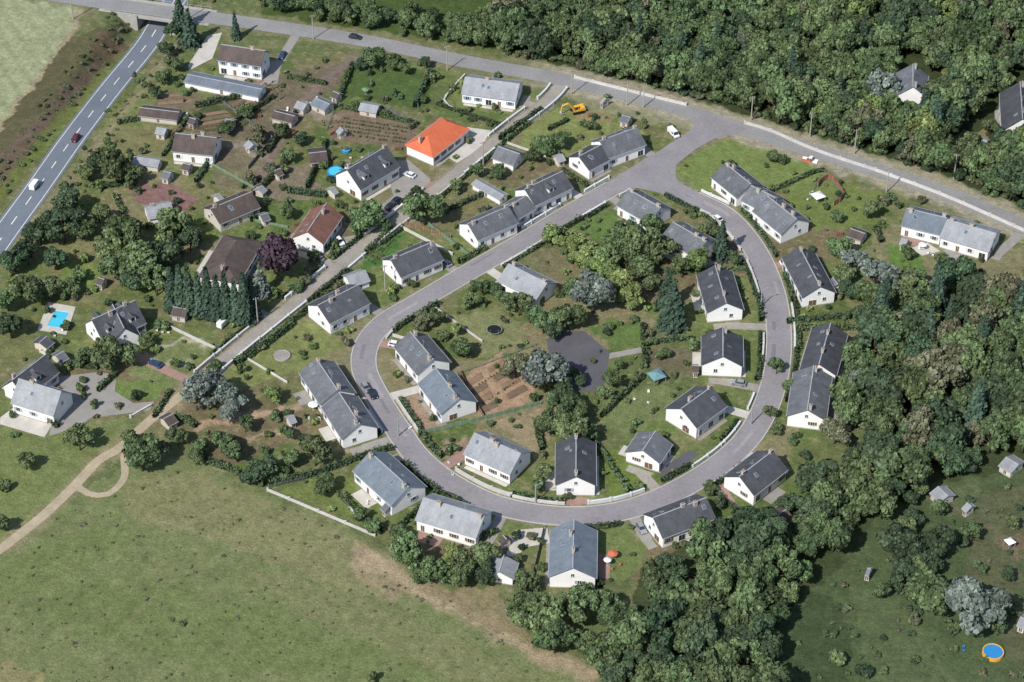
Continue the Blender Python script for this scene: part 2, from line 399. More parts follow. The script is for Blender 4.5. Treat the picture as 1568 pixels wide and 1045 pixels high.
# verges
d2=dist_near(WX,WY,R2,False,16); xg=np.clip((XX-G(760,100)[0])/20,0,1)
blend(np.clip((8.6-d2)/2.5,0,1)*xg,c(170,162,142),0.85)
blend(np.clip((6.5-d2)/2,0,1)*(1-xg),c(132,129,100),0.8)
dl=dist_near(WX,WY,LOOP,True,10); blend(np.clip((5.4-dl)/1.2,0,1),c(140,138,110),0.8)
track(None,7,c(158,148,126),0.8,1.2,LANE)
track(None,5,c(152,142,112),0.8,1.5,DIRT)
col*= (1+0.06*patch2+0.07*patch3)[...,None]
col*= (1+np.random.default_rng(5).normal(0,0.06,XX.shape))[...,None]
col=np.clip(col,0.01,0.9)
ZZ=np.zeros(XX.shape); mm=(XX>-230)&(XX<-20)&(YY>0)&(YY<320); ZZ[mm]=terr(XX[mm],YY[mm])
V=np.stack([XX,YY,ZZ],-1).reshape(-1,3)
idx=np.arange(nx*ny).reshape(ny,nx)
Q=np.stack([idx[:-1,:-1],idx[:-1,1:],idx[1:,1:],idx[1:,:-1]],-1).reshape(-1,4)
me=bpy.data.meshes.new('ground'); me.vertices.add(len(V)); me.vertices.foreach_set('co',V.ravel())
me.loops.add(Q.size); me.loops.foreach_set('vertex_index',Q.ravel().astype(np.int32))
me.polygons.add(len(Q)); me.polygons.foreach_set('loop_start',np.arange(0,Q.size,4,dtype=np.int32))
me.update(calc_edges=True)
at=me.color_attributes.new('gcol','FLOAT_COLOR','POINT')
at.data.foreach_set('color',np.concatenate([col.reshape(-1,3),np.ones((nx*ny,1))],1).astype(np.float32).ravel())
gm,nt,b=new_mat('ground_mix')
a=N(nt,'ShaderNodeAttribute',attribute_name='gcol'); v=objvec(nt)
o=mulcol(nt,a.outputs['Color'],noise(nt,0.08,5,v),0.92,1.08)
o=mulcol(nt,o,noise(nt,0.5,5,v,.7),0.8,1.2)
o=mulcol(nt,o,noise(nt,2.2,3,v,.7),0.8,1.2)
nt.links.new(o,b.inputs['Base Color']); b.inputs['Specular IOR Level'].default_value=0.05; b.inputs['Roughness'].default_value=1
bp=N(nt,'ShaderNodeBump'); bp.inputs['Strength'].default_value=0.7; bp.inputs['Distance'].default_value=0.5
nt.links.new(noise(nt,1.4,4,v),bp.inputs['Height']); nt.links.new(bp.outputs[0],b.inputs['Normal'])
me.materials.append(gm)
ground=bpy.data.objects.new('ground',me); scene.collection.objects.link(ground)

# ------------------------------------------------------------------ roads
def zt(p): return float(terr(np.array([p[0]]),np.array([p[1]]))[0])
def road(name,A,w,mat,z,closed=False,zf=None):
    mb=MB(); ribbon(mb,A,w/2,-w/2,z,z,mat,closed,zf); return mb.obj(name)
m=MB()
zr1=lambda p:p[2]
ribbon(m,R1,W1/2,-W1/2,0.06,0.06,MASPH2,zf=zr1)
ribbon(m,R1,W1/2-0.8,W1/2-1.0,0.068,0.068,MPAINT,zf=zr1); ribbon(m,R1,-W1/2+1.0,-W1/2+0.8,0.068,0.068,MPAINT,zf=zr1)
fine=smooth([tuple(p) for p in R1],0.9)
i=0
while i<len(fine)-5:
    ribbon(m,fine[i:i+5],0.15,-0.15,0.068,0.068,MPAINT,zf=zr1); i+=10
m.obj('main_road')
road('upper_road',R2,7.2,MASPHU,0.040)
road('loop_road',LOOP,6.8,MASPH,0.044,True)
road('entrance_road',ENT,8.0,MASPH,0.048)
road('village_lane',LANE,3.8,MLANE,0.036)
road('dirt_track',DIRT,3.0,MDIRT,0.030)
road('turning_loop_track',DL,2.0,MDIRT,0.026)
m=MB(); rr=random.Random(3)
for k in range(12):
    i=rr.randrange(0,len(LOOP)-8); n_=rr.randrange(2,6); o_=rr.uniform(-2.6,1.2); ribbon(m,LOOP[i:i+n_+1],o_+rr.uniform(.6,1.5),o_,0.0485,0.0485,rr.choice([MREP1,MREP2]))
m.obj('asphalt_repairs')
def sheet(name,px,mat,z,world=False):
    P=px if world else GP(px); mb=MB(); mb.add([(p[0],p[1],z) for p in P],[tuple(range(len(P)))],mat); return mb.obj(name)
sheet('junction_asphalt',[(1000,240),(1040,212),(1062,196),(1058,176),(1140,196),(1128,206),(1100,210),(1066,228),(1036,252),(1030,270),(1050,292),(1050,312),(1010,296),(975,288),(950,292),(950,272)],MASPH,0.053)
JP=np.array(GP([(1010,240),(1040,275),(1000,270)]))
OTH=[(ENT,10,False),(JP,14,True)]
def runs(A,closed,off,others,extra=None):
    nn=normals(A,closed); E=A[:,:2]+nn*off; out=[]; run=[]
    for i in list(range(len(A)))+([0] if closed else []):
        ok=all(pdist(E[i][0],E[i][1],O,oc)[0]>ow/2+.3 for O,ow,oc in others) and (extra is None or extra(E[i][0],E[i][1]))
        if ok: run.append(i)
        else:
            if len(run)>2: out.append(run)
            run=[]
    if len(run)>2: out.append(run)
    return out
def kerbs(name,A,w,closed,others):
    m=MB()
    for sgn in (1,-1):
        for run in runs(A,closed,sgn*(w/2+.2),others):
            P=A[run]; a_,b_=sgn*(w/2),sgn*(w/2+.32); ribbon(m,P,max(a_,b_),min(a_,b_),0,0.13,MKERB)
    m.obj(name)
kerbs('kerb',LOOP,6.8,True,OTH)
sheet('playground_asphalt',[(836,520),(858,508),(895,507),(912,522),(934,541),(930,560),(924,597),(905,601),(880,598),(858,572),(842,548)],MASPH3,0.022)
sheet('footpath',[(934,541),(982,532),(984,540),(932,550)],MPAV,0.018)
sheet('driveway',[(85,578),(150,570),(178,574),(176,600),(205,618),(236,615),(230,628),(190,634),(140,640),(118,655),(75,668),(80,640),(105,610)],MPAV,0.026)
sheet('driveway',[(590,250),(625,245),(660,275),(640,300),(600,325),(580,318),(602,300)],MPAV,0.026)
sheet('driveway',[(1010,720),(1055,690),(1070,695),(1035,730),(1015,737)],MASPH3,0.026)
sheet('driveway',[(410,95),(432,92),(425,128),(400,132),(392,122)],MPAV,0.026)
sheet('driveway',[(318,55),(340,50),(325,90),(290,108),(288,100)],MPALE,0.026)
sheet('driveway',[(715,195),(752,200),(735,228),(700,250),(688,243)],MPALE,0.026)
sheet('driveway',[(1095,745),(1105,735),(1130,775),(1150,790),(1140,795)],MREDP,0.026)
sheet('driveway',[(500,400),(520,365),(545,360),(560,372),(520,402)],MLANE,0.026)
sheet('driveway',[(790,812),(838,808),(842,832),(805,838),(790,855),(775,850)],MPALE,0.026)
sheet('patio',[(1395,380),(1420,372),(1440,385),(1412,392)],MPALE,0.026)
sheet('terrace',[(0,640),(20,625),(80,650),(68,670),(0,650)],MPALE,0.030)

# bridge
def bridge():
    dd,tt=dist_poly(R2[:,0],R2[:,1],R1); k=int(np.argmin(dd)); p=R2[k]
    t=R2[k+1]-R2[k-1]; ang=math.atan2(t[1],t[0])
    d1,t1=dist_poly(np.array([p[0]]),np.array([p[1]]),R1); i=int(t1[0]); tr=R1[i+1][:2]-R1[i][:2]; a1=math.atan2(tr[1],tr[0])
    e=empty('road_bridge',(p[0],p[1],0),ang); rel=a1-ang
    m=MB(); m.box(-20,20,-5,5,-0.9,0.02,MCONC); m.obj('deck',e)
    m=MB()
    sh=math.cos(rel)/math.sin(rel)
    for s in (-1,1):
        xo=s*(5.8/abs(math.sin(rel))); x1=s*18
        vs=[]
        for z in (-7,-0.88):
            vs+=[(xo+sh*-4.9,-4.9,z),(x1,-4.9,z),(x1,4.9,z),(xo+sh*4.9,4.9,z)]
        m.add(vs,[(0,1,2,3),(4,5,6,7),(0,1,5,4),(1,2,6,5),(2,3,7,6),(3,0,4,7)],MCONC)
        m.box(min(xo+sh*-4.9,xo+sh*-4.9+s*7),max(xo+sh*-4.9,xo+sh*-4.9+s*7),-5.6,-5.1,-7,0.3,MCONC)
    m.obj('abutments',e)
    m=MB()
    for s in (-1,1):
        y=s*4.7; m.box(-18,18,y-0.12,y+0.12,0.02,0.35,MCONC)
        for x in range(-18,19,2): m.box(x-0.05,x+0.05,y-0.05,y+0.05,0.35,1.1,MSTEEL)
        m.box(-18.1,18.1,y-0.06,y+0.06,1.1,1.2,MSTEEL)
    m.obj('railings',e)
bridge()

# ------------------------------------------------------------------ houses
HS=[]
def house(x1,y1,x2,y2,W=10,He=3.4,Hr=6.6,roof='dark',wall=None,chim=2,sky=2,dorm=0,hip=False,name=None,small=False):
    W*=0.93
    if not small: He+=0.7; Hr+=0.9
    wall=wall or MW
    p=G(x1,y1,Hr); q=G(x2,y2,Hr)
    cx,cy=(p[0]+q[0])/2,(p[1]+q[1])/2; ang=math.atan2(q[1]-p[1],q[0]-p[0]); L=math.hypot(q[0]-p[0],q[1]-p[1])
    inset=W*0.42 if hip else 0
    LT=L+2*inset
    HS.append((cx,cy,ang,LT,W,small))
    R=random.Random(int(x1*7+y1*13))
    nm=name or {'dark':'slate_roof_house','slate':'slate_roof_house','light':'grey_roof_house','blue':'blue_slate_house','brown':'brown_tile_house','red':'red_tile_house','orange':'orange_tile_house'}[roof]
    e=empty(nm,(cx,cy,0),ang); rm=ROOFS[roof]
    hw=W/2; ov=0.4; wl=LT/2-0.35; th=0.2
    sl=(Hr-He)/(hw+ov)
    zat=lambda y: Hr-sl*abs(y)
    m=MB()
    if hip:
        m.box(-wl,wl,-hw,hw,0,He+0.05,wall)
    else:
        top=zat(hw)-th*1.3; pk=Hr-th*1.3
        vs=[]
        for x in (-wl,wl): vs+=[(x,-hw,-0.3),(x,hw,-0.3),(x,hw,top),(x,0,pk),(x,-hw,top)]
        m.add(vs,[(4,3,2,1,0),(5,6,7,8,9),(0,1,6,5),(1,2,7,6),(4,0,5,9)],wall)
    m.box(-wl-0.04,wl+0.04,-hw-0.04,hw+0.04,-0.3,0.35,MCONC)
    m.obj('walls',e)
    m=MB(); ye=hw+ov; xe=LT/2
    if hip:
        xr=L/2; b0=[(-xe-.4,-ye,He),(xe+.4,-ye,He),(xe+.4,ye,He),(-xe-.4,ye,He),(-xr,0,Hr),(xr,0,Hr)]
        m.add(b0,[(0,1,5,4),(1,2,5),(2,3,4,5),(3,0,4),(3,2,1,0)],rm)
    else:
        for s in (-1,1):
            vs=[(-xe,0,Hr),(xe,0,Hr),(xe,s*ye,He),(-xe,s*ye,He),(-xe,0,Hr-th),(xe,0,Hr-th),(xe,s*ye,He-th),(-xe,s*ye,He-th)]
            m.add(vs,[(0,1,2,3),(7,6,5,4),(1,5,6,2),(0,3,7,4),(2,6,7,3)],rm)
        m.box(-xe,xe,-0.13,0.13,Hr-0.08,Hr+0.09,MZINC)
        if not small and roof in('dark','slate','blue'):
            for k in range(R.randrange(1,4)):
                s=R.choice([-1,1]); xa=R.uniform(-xe+.3,xe-3); wa=R.uniform(.6,1.6); y0=R.uniform(.5,hw*.5); y1=y0+R.uniform(.5,hw*.3)
                m.add([(xa,s*y0,zat(y0)+.012),(xa+wa,s*y0,zat(y0)+.012),(xa+wa,s*y1,zat(y1)+.012),(xa,s*y1,zat(y1)+.012)],[(0,1,2,3)],MPATCH)
    m.obj('roof',e)
    m=MB()
    for s in (-1,1): m.box(-xe,xe,min(s*ye,s*(ye+0.14)),max(s*ye,s*(ye+0.14)),He-0.16,He-0.02,MZINC)
    m.obj('gutters',e)
    m=MB(); md=MB(); sh=R.choice(SHUT); floors=[2.2] if He<5.2 else [1.8,4.6]
    def win(u,face,z,w=1.2,h=1.2,door=False,shut=True,mm=None):
        mm=mm or m
        if face[0]=='y':
            s=face[1]; T=Matrix.Translation((u,s*hw,0))@Matrix.Rotation(0 if s<0 else math.pi,4,'Z')
        else:
            s=face[1]; T=Matrix.Translation((s*wl,u,0))@Matrix.Rotation(math.pi/2 if s>0 else -math.pi/2,4,'Z')
        mm.box(-w/2-.1,w/2+.1,-0.05,0.02,z-h/2-.1,z+h/2+.1,MFRAME,T)
        mm.box(-w/2,-.04,-0.07,0.0,z-h/2,z+h/2,MDOOR if door else MGLASS,T)
        mm.box(.04,w/2,-0.07,0.0,z-h/2,z+h/2,MDOOR if door else MGLASS,T)
        mm.box(-w/2-.18,w/2+.18,-0.16,-0.05,z-h/2-.18,z-h/2-.1,MCONC,T)
        if shut and not door:
            for k in (-1,1):
                a0=k*(w/2+.12); a1=k*(w/2+.72); mm.box(min(a0,a1),max(a0,a1),-0.1,0.0,z-h/2,z+h/2,sh,T)
    if not small:
        nwin=max(2,int((2*wl-1)/3.3)); xsn=np.linspace(-wl+1.7,wl-1.7,nwin)
        for s in (-1,1):
            dk=R.randrange(nwin)
            for k,u in enumerate(xsn):
                for z in floors:
                    if k==dk and z<2.5: win(u,('y',s),1.45,1.0,2.1,door=True,mm=md)
                    elif R.random()<0.25: win(u,('y',s),1.55,1.9,2.0,shut=False)
                    else: win(u,('y',s),z)
            if not hip:
                if R.random()<0.8: win(R.choice([-1.8,1.8]),('x',s),2.2,1.0,1.1,shut=R.random()<0.5)
                if Hr-He>2.6: win(0,('x',s),min(Hr-2.4,4.7),0.8,0.9,shut=False)
                if R.random()<0.3: win(-1.8,('x',s),1.3,2.3,2.0,door=True,mm=md)
    else:
        win(0,('y',-1),1.25,0.9,1.9,door=True,mm=md); win(0,('x',1),1.5,0.7,0.7,shut=False)
    if m.v: m.obj('windows',e)
    if md.v: md.obj('doors',e)
    if chim:
        m=MB()
        for k in range(chim):
            x=[-wl+1.0,wl-1.0,0.6][k] if R.random()<0.7 else R.uniform(-wl*.6,wl*.6)
            x+= 0.3; y=R.choice([0,0,0.8,-0.8]); zt_=Hr+0.9
            m.box(x-.55,x+.55,y-.35,y+.35,zat(y)-0.6,zt_,MCHIM); m.box(x-.65,x+.65,y-.45,y+.45,zt_,zt_+.1,MCONC)
            m.cyl(x-.25,y,zt_+.1,zt_+.45,.14,.11,MPOT,8); m.cyl(x+.25,y,zt_+.1,zt_+.45,.14,.11,MPOT,8)
        m.obj('chimney',e)
    if sky and not hip and not small:
        m=MB()
        for k in range(sky):
            s=R.choice([-1,1]); x=R.uniform(-wl+1.5,wl-1.5); y0=R.uniform(0.3,0.5)*hw
            a=math.atan(sl); T=Matrix.Translation((x,s*y0,zat(y0)))@Matrix.Rotation(-s*a,4,'X')
            m.box(-.5,.5,-.65,.65,-0.05,0.10,MZINC,T); m.box(-.42,.42,-.57,.57,0.10,0.115,MSKY,T)
        x=R.uniform(-wl*.5,wl*.5); m.box(x-.04,x+.04,-.04+.2,.04+.2,Hr-.2,Hr+2.2,MSTEEL); m.box(x-.7,x+.7,.18,.22,Hr+2.0,Hr+2.05,MSTEEL)
        m.obj('skylights_and_aerial',e)
    for k in range(dorm):
        s=-1 if k%2==0 else 1; n2=(dorm+1)//2; x=(-wl*.55+ (k//2)*(1.1*wl/max(1,n2-1) if n2>1 else 0)) if n2>1 else 0
        dw=1.0; y0=hw*0.78; zb=zat(y0)-.1; zt2=zb+1.5; yb=(Hr-zt2)/sl; yr=(Hr-zt2-0.7)/sl
        m=MB()
        m.add([(x-dw,s*y0,zb),(x+dw,s*y0,zb),(x+dw,s*y0,zt2),(x,s*y0,zt2+.7),(x-dw,s*y0,zt2),(x-dw,s*yb,zt2),(x+dw,s*yb,zt2)],[(0,1,2,3,4),(0,4,5),(1,6,2)],wall)
        m.add([(x-dw-.25,s*(y0+.3),zt2-.12),(x,s*(y0+.3),zt2+.75),(x,s*max(yr-.1,0.02),zt2+.75),(x-dw-.25,s*(yb+.1),zt2-.12)],[(0,1,2,3)],rm)
        m.add([(x+dw+.25,s*(y0+.3),zt2-.12),(x,s*(y0+.3),zt2+.75),(x,s*max(yr-.1,0.02),zt2+.75),(x+dw+.25,s*(yb+.1),zt2-.12)],[(0,1,2,3)],rm)
        m.box(x-.5,x+.5,min(s*y0,s*(y0+.05)),max(s*y0,s*(y0+.05)),zb+.3,zt2,MGLASS)
        m.obj('dormer',e)
    return e

H=house
H(338,68,406,78,9,5.0,8.2,'brown',dorm=0,chim=1,sky=0)
H(287,114,402,137,6.5,2.5,3.4,'blue',chim=0,sky=0,small=True,name='lean_to_workshop')
H(268,204,332,211,10.5,3.4,6.6,'brown',sky=0)
H(531,260,592,224,12,3.8,8.6,'dark',dorm=3,chim=2,sky=3)
H(655,208,684,186,11.5,3.2,6.4,'orange',hip=True,chim=1)
H(712,118,796,129,11.5,3.2,5.8,'light',chim=1)
H(470,355,500,311,10.5,3.4,6.8,'red',chim=1)
H(343,400,362,368,13,3,6.0,'brown',hip=True,chim=1)
H(322,320,385,294,10.5,2.8,5.4,'brown',wall=MCREAM,chim=1)
H(222,318,262,310,7,2.6,4.6,'light',chim=1,sky=0,small=True,name='cottage')
H(140,490,207,460,11,3,7.8,'dark',dorm=4,chim=2)
H(172,466,190,503,8.5,3,7.0,'dark',chim=0)
H(28,580,94,600,10.5,3.4,8.0,'light',chim=1)
H(18,583,70,543,9,3.2,7.4,'dark',chim=1,dorm=1)
H(530,424,560,414,6,2.6,4.4,'light',chim=0,small=True,name='cottage')
H(486,468,549,436,11.5,3.8,7.0,'dark')
H(598,398,664,370,11,3.6,6.8,'dark')
H(716,343,779,316,10.5,3.6,6.6,'slate')
H(779,316,806,300,8.5,3.0,5.4,'slate',chim=1,sky=1)
H(803,290,862,262,10.5,3.6,6.8,'dark',dorm=1)
H(762,224,796,236,7.5,2.6,4.8,'slate',chim=0,small=True,name='cottage')
H(728,275,772,300,3.5,2.3,3.0,'light',chim=0,small=True,name='lean_to')
H(918,216,976,195,11,3.6,6.9,'slate')
H(886,240,920,222,10,3.3,5.9,'dark',chim=1)
H(962,290,1012,318,11,3.2,6.2,'slate')
H(1030,340,1082,370,11,3.2,6.0,'slate')
H(1110,250,1150,282,11,3.4,6.3,'slate')
H(1150,284,1188,303,10,3.2,6.0,'slate',chim=1)
H(1175,300,1220,336,11.5,3.4,6.6,'slate')
H(1388,319,1450,334,11,3.4,6.0,'blue')
H(1450,336,1526,358,12,3.4,6.0,'light')
H(1224,378,1256,439,10.5,3.4,6.5,'dark')
H(1095,406,1112,464,11,3.4,6.4,'dark')
H(1107,501,1107,546,12,3.6,7.0,'dark',chim=1)
H(1272,495,1254,558,10.5,3.4,6.3,'dark')
H(1246,560,1236,628,11,3.4,6.4,'slate')
H(1043,626,1090,592,12,3.8,7.2,'dark')
H(984,690,1004,660,10.5,3.0,5.6,'slate',chim=0,sky=1)
H(1132,730,1184,690,11,3.4,6.8,'dark')
H(1000,793,1082,762,10.5,3.4,6.4,'dark')
H(882,664,882,730,11,3.4,6.5,'dark')
H(726,663,798,695,11,3.5,6.8,'light')
H(566,692,626,746,12,3.5,6.8,'blue')
H(648,762,742,790,11,3.5,6.6,'light')
H(879,796,877,870,12.5,3.4,6.8,'blue')
H(772,850,764,876,7.5,2.6,4.6,'light',chim=0,small=True,name='garage')
H(628,508,664,551,11,3.4,6.5,'slate')
H(667,564,703,611,11.5,3.4,6.6,'blue')
H(484,549,517,598,11,3.4,6.4,'slate')
H(519,601,551,650,11,3.4,6.6,'slate')
H(778,404,838,434,10.5,3.0,6.0,'light')
H(1398,98,1398,133,11,6,10,'slate')
H(1562,125,1566,182,12,5,10,'dark')
H(1556,436,1600,428,11,3.5,7,'slate')
for (x1,y1,x2,y2,w,r) in [(552,158,580,163,4.5,'light'),(482,150,505,160,5,'blue'),(952,176,966,180,4,'slate'),(472,235,500,232,8,'brown'),(265,470,288,474,5,'brown'),(250,642,265,634,4.5,'brown'),(1302,350,1325,358,5,'brown'),
   (205,240,245,246,4,'light'),(215,165,275,172,6,'brown'),(60,525,72,515,5,'dark'),(85,545,98,538,4.5,'slate'),(990,962,1004,970,4,'slate'),(1436,745,1452,760,5,'light'),(1540,700,1560,712,6,'light'),(1188,790,1205,780,6,'brown'),(420,170,452,178,5,'brown'),(925,150,928,152,3,'light'),(1040,905,1050,910,4,'blue'),
   (455,155,470,160,4,'light'),(240,195,255,198,3.5,'light'),(290,180,300,183,3,'brown'),(398,330,410,326,4,'slate'),(505,290,512,286,3.5,'light'),(330,300,336,296,3,'light'),(1060,560,1070,560,3,'brown'),(1290,640,1296,650,3.5,'slate'),(590,770,597,776,3,'slate'),(440,640,450,636,3,'light'),(770,820,776,826,3,'brown'),(1275,425,1283,436,3.5,'slate'),(1500,212,1512,216,4,'light'),(1380,365,1390,368,3,'light'),(600,720,606,726,2.6,'brown'),(850,240,862,236,3.5,'light'),
   (250,262,262,265,4,'slate'),(380,215,388,222,3,'light'),(345,182,358,185,3.5,'slate'),(510,140,520,144,3,'brown'),(420,262,430,258,3.5,'brown'),(520,195,526,200,2.5,'light'),(395,290,402,284,3,'light'),(280,250,292,253,3,'brown'),(150,425,160,428,3,'brown'),(40,430,50,433,3.5,'light'),(1328,870,1334,872,2.5,'blue'),(1562,945,1575,950,4,'light'),(1480,770,1488,776,3,'light')]:
    H(x1,y1,x2,y2,w,2.3,3.4,r,wall=MCREAM,chim=0,sky=0,small=True,name='garden_shed')

def near_house(x,y,mg=0.5,skip=None):
    for k,(cx,cy,a,L,W,_) in enumerate(HS):
        if k==skip: continue
        dx,dy=x-cx,y-cy
        if abs(dx)>30 or abs(dy)>30: continue
        u=dx*math.cos(a)+dy*math.sin(a); v=-dx*math.sin(a)+dy*math.cos(a)
        if abs(u)<L/2+mg and abs(v)<W/2+mg: return True
    return False
ROADS=[(R1,W1,False),(R2,7.2,False),(LOOP,6.8,True),(ENT,8,False),(LANE,3.8,False),(DIRT,3,False)]
def road_clear(x,y): return min(pdist(x,y,A,cl)[0]-w/2 for A,w,cl in ROADS)

DRV=[]; CARSPOTS=[]
rd=random.Random(21)
for k,(cx,cy,a,L,W,small) in enumerate(list(HS)):
    if small: continue
    ux=np.array([math.cos(a),math.sin(a)]); uy=np.array([-ux[1],ux[0]]); C0=np.array([cx,cy]); best=None
    for s in (-1,1):
        st_=C0+ux*s*(L/2+1.6)
        for A,w,cl in ((LOOP,6.8,True),(LANE,3.8,False),(R2,7.2,False)):
            d,q=pdist(st_[0],st_[1],A,cl)
            if best is None or d-w/2<best[0]: best=(d-w/2,st_,q,w,s)
    d,st_,q,w,s=best
    if 2<d<26:
        dr=(st_-q)/np.linalg.norm(st_-q); q2=q+dr*(w/2+.1)
        P=np.array([q2+(st_-q2)*t for t in np.linspace(0,1,6)])
        if not any(near_house(p[0],p[1],1.0,k) for p in P):
            mt=rd.choice([MLANE,MPAV,MPALE,MREDP,MLANE,MPAV]); m=MB(); ribbon(m,P,1.55,-1.55,.020,.020,mt)
            m.add([tuple(st_+ux*s*1.4-uy*3.6)+(.016,),tuple(st_+ux*s*1.4+uy*3.6)+(.016,),tuple(st_-ux*s*1.2+uy*3.6)+(.016,),tuple(st_-ux*s*1.2-uy*3.6)+(.016,)],[(0,1,2,3)],mt)
            m.obj('driveway'); DRV.append((q2,st_))
            if d>6.5 and rd.random()<.55:
                pc=q2+(st_-q2)*.55; CARSPOTS.append((pc,math.atan2(dr[1],dr[0])))
    sd=1 if np.dot(uy,q-C0)<0 else -1
    y0=W/2+.05; y1=W/2+rd.uniform(2.4,4.2); xa=rd.uniform(-L*.45,-L*.1); xb=xa+rd.uniform(L*.35,L*.55)
    pts=[C0+ux*xa+uy*sd*y0,C0+ux*xb+uy*sd*y0,C0+ux*xb+uy*sd*y1,C0+ux*xa+uy*sd*y1]
    if not any(near_house(p[0],p[1],.2,k) or road_clear(p[0],p[1])<1.5 for p in pts):
        sheet('terrace',[tuple(p) for p in pts],rd.choice([MPALE,MPAV,MREDP,MPALE]),.012,True)
    y0=W/2+.05; y1=W/2+1.3; pts=[C0-ux*L*.45-uy*sd*y0,C0+ux*L*.45-uy*sd*y0,C0+ux*L*.45-uy*sd*y1,C0-ux*L*.45-uy*sd*y1]
    if not any(near_house(p[0],p[1],.2,k) or road_clear(p[0],p[1])<1.5 for p in pts) and rd.random()<.7:
        sheet('house_path',[tuple(p) for p in pts],rd.choice([MPAV,MLANE,MPALE]),.008,True)
def drv_clear(x,y,mg=2.0):
    for p,q in DRV:
        d=q-p; L=(d**2).sum()+1e-9; w=np.array([x,y])-p; t=min(1,max(0,float((w*d).sum()/L)))
        if np.hypot(*(w-d*t))<mg: return False
    return True

# ------------------------------------------------------------------ vegetation prototypes
def leaf_mesh(name, pos, nor, size, bright, mat, extra=None, seed=0):
    r=np.random.default_rng(seed); n=len(pos)
    nor=nor/np.linalg.norm(nor,axis=1,keepdims=True)
    t=np.cross(nor,r.normal(size=(n,3))); t/=np.linalg.norm(t,axis=1,keepdims=True); bt=np.cross(nor,t)
    cs=[]
    for a,bb in ((-1,-1),(1,-1),(1,1),(-1,1)):
        sa=(size*r.uniform(0.3,0.68,n))[:,None]; sb=(size*r.uniform(0.3,0.68,n))[:,None]
        cs.append(pos+t*a*sa+bt*bb*sb+nor*(size*r.uniform(-.18,.18,n))[:,None])
    V=np.stack(cs,1).reshape(-1,3); o=len(V)
    ev,ef,em=([],[],[]) if not extra else (extra.v,extra.f,extra.m)
    allv=np.concatenate([V,np.array(ev).reshape(-1,3)]) if ev else V
    li=list(range(o)); ls=list(range(0,o,4)); k=o
    for f in ef: ls.append(k); li+=[o+i for i in f]; k+=len(f)
    me=bpy.data.meshes.new(name); me.vertices.add(len(allv)); me.vertices.foreach_set('co',allv.astype(np.float32).ravel())
    me.loops.add(len(li)); me.loops.foreach_set('vertex_index',np.array(li,np.int32)); me.polygons.add(len(ls)); me.polygons.foreach_set('loop_start',np.array(ls,np.int32))
    me.update(calc_edges=True)
    me.materials.append(mat)
    if extra:
        for x in extra.mats: me.materials.append(x)
    me.polygons.foreach_set('material_index',np.array([0]*n+[1+q for q in em],np.int32))
    at=me.color_attributes.new('leafcol','FLOAT_COLOR','POINT')
    ca=np.ones((len(allv),4),np.float32); ca[:o,:3]=np.repeat(bright,4)[:,None]
    at.data.foreach_set('color',ca.ravel()); me.update(); return me
def dirs(r,n,up=0.35):
    d=r.normal(size=(n,3)); d/=np.linalg.norm(d,axis=1,keepdims=True); d[:,2]+=up; d/=np.linalg.norm(d,axis=1,keepdims=True); return d
def broad(kind,seed,R=4.0,Hc=5.0,Rz=3.3,nc=50,lpc=82,ls=0.52,trunk=True,cr=(0.16,0.38)):
    r=np.random.default_rng(seed); P=[];Nn=[];B=[]
    ecc=r.uniform(0.8,1.12,2)
    lobes=[(np.array([0,0,0.]),0.7)]
    for k in range(r.integers(4,8)):
        a=r.uniform(0,6.28); lobes.append((np.array([math.cos(a)*R*.55,math.sin(a)*R*.55,r.uniform(-.4,.4)*Rz]),r.uniform(.32,.58)))
    for i in range(nc):
        lo,lr=lobes[r.integers(len(lobes))]; d=dirs(r,1,0.25)[0]
        cc=lo+d*np.array([R*ecc[0],R*ecc[1],Rz])*lr*r.uniform(.7,1.08); cc[2]+=Hc
        if cc[2]<1.1*Hc/5: cc[2]=1.1*Hc/5+r.uniform(0,.4)
        rad=R*r.uniform(*cr); n=int(lpc*(rad/(R*.28))**1.6)+8; dd=dirs(r,n,0.3)
        P.append(cc+dd*rad*r.uniform(.55,1.15,(n,1))*np.array([1,1,.8])); Nn.append(dd+r.normal(size=(n,3))*.5)
        B.append(np.full(n,r.uniform(.65,1.38))*r.uniform(.62,1.38,n))
    ex=MB()
    if trunk:
        rod(ex,(0,0,-.2),(0.1,0.05,Hc*.6),.3,MBARK,8,.2)
        rod(ex,(0.1,0.05,Hc*.55),(0,0.1,Hc+Rz*.4),.2,MBARK,7,.05)
        for k in range(6):
            a=r.uniform(0,6.28); z=Hc*r.uniform(.35,.7); rod(ex,(0.05,0,z),(math.cos(a)*R*.6,math.sin(a)*R*.6,z+r.uniform(1.,2.4)),.13,MBARK,6,.04)
    P=np.concatenate(P)
    return leaf_mesh('crown_'+kind,P,np.concatenate(Nn),np.full(len(P),ls),np.concatenate(B),LEAF[kind],ex if trunk else None,seed)
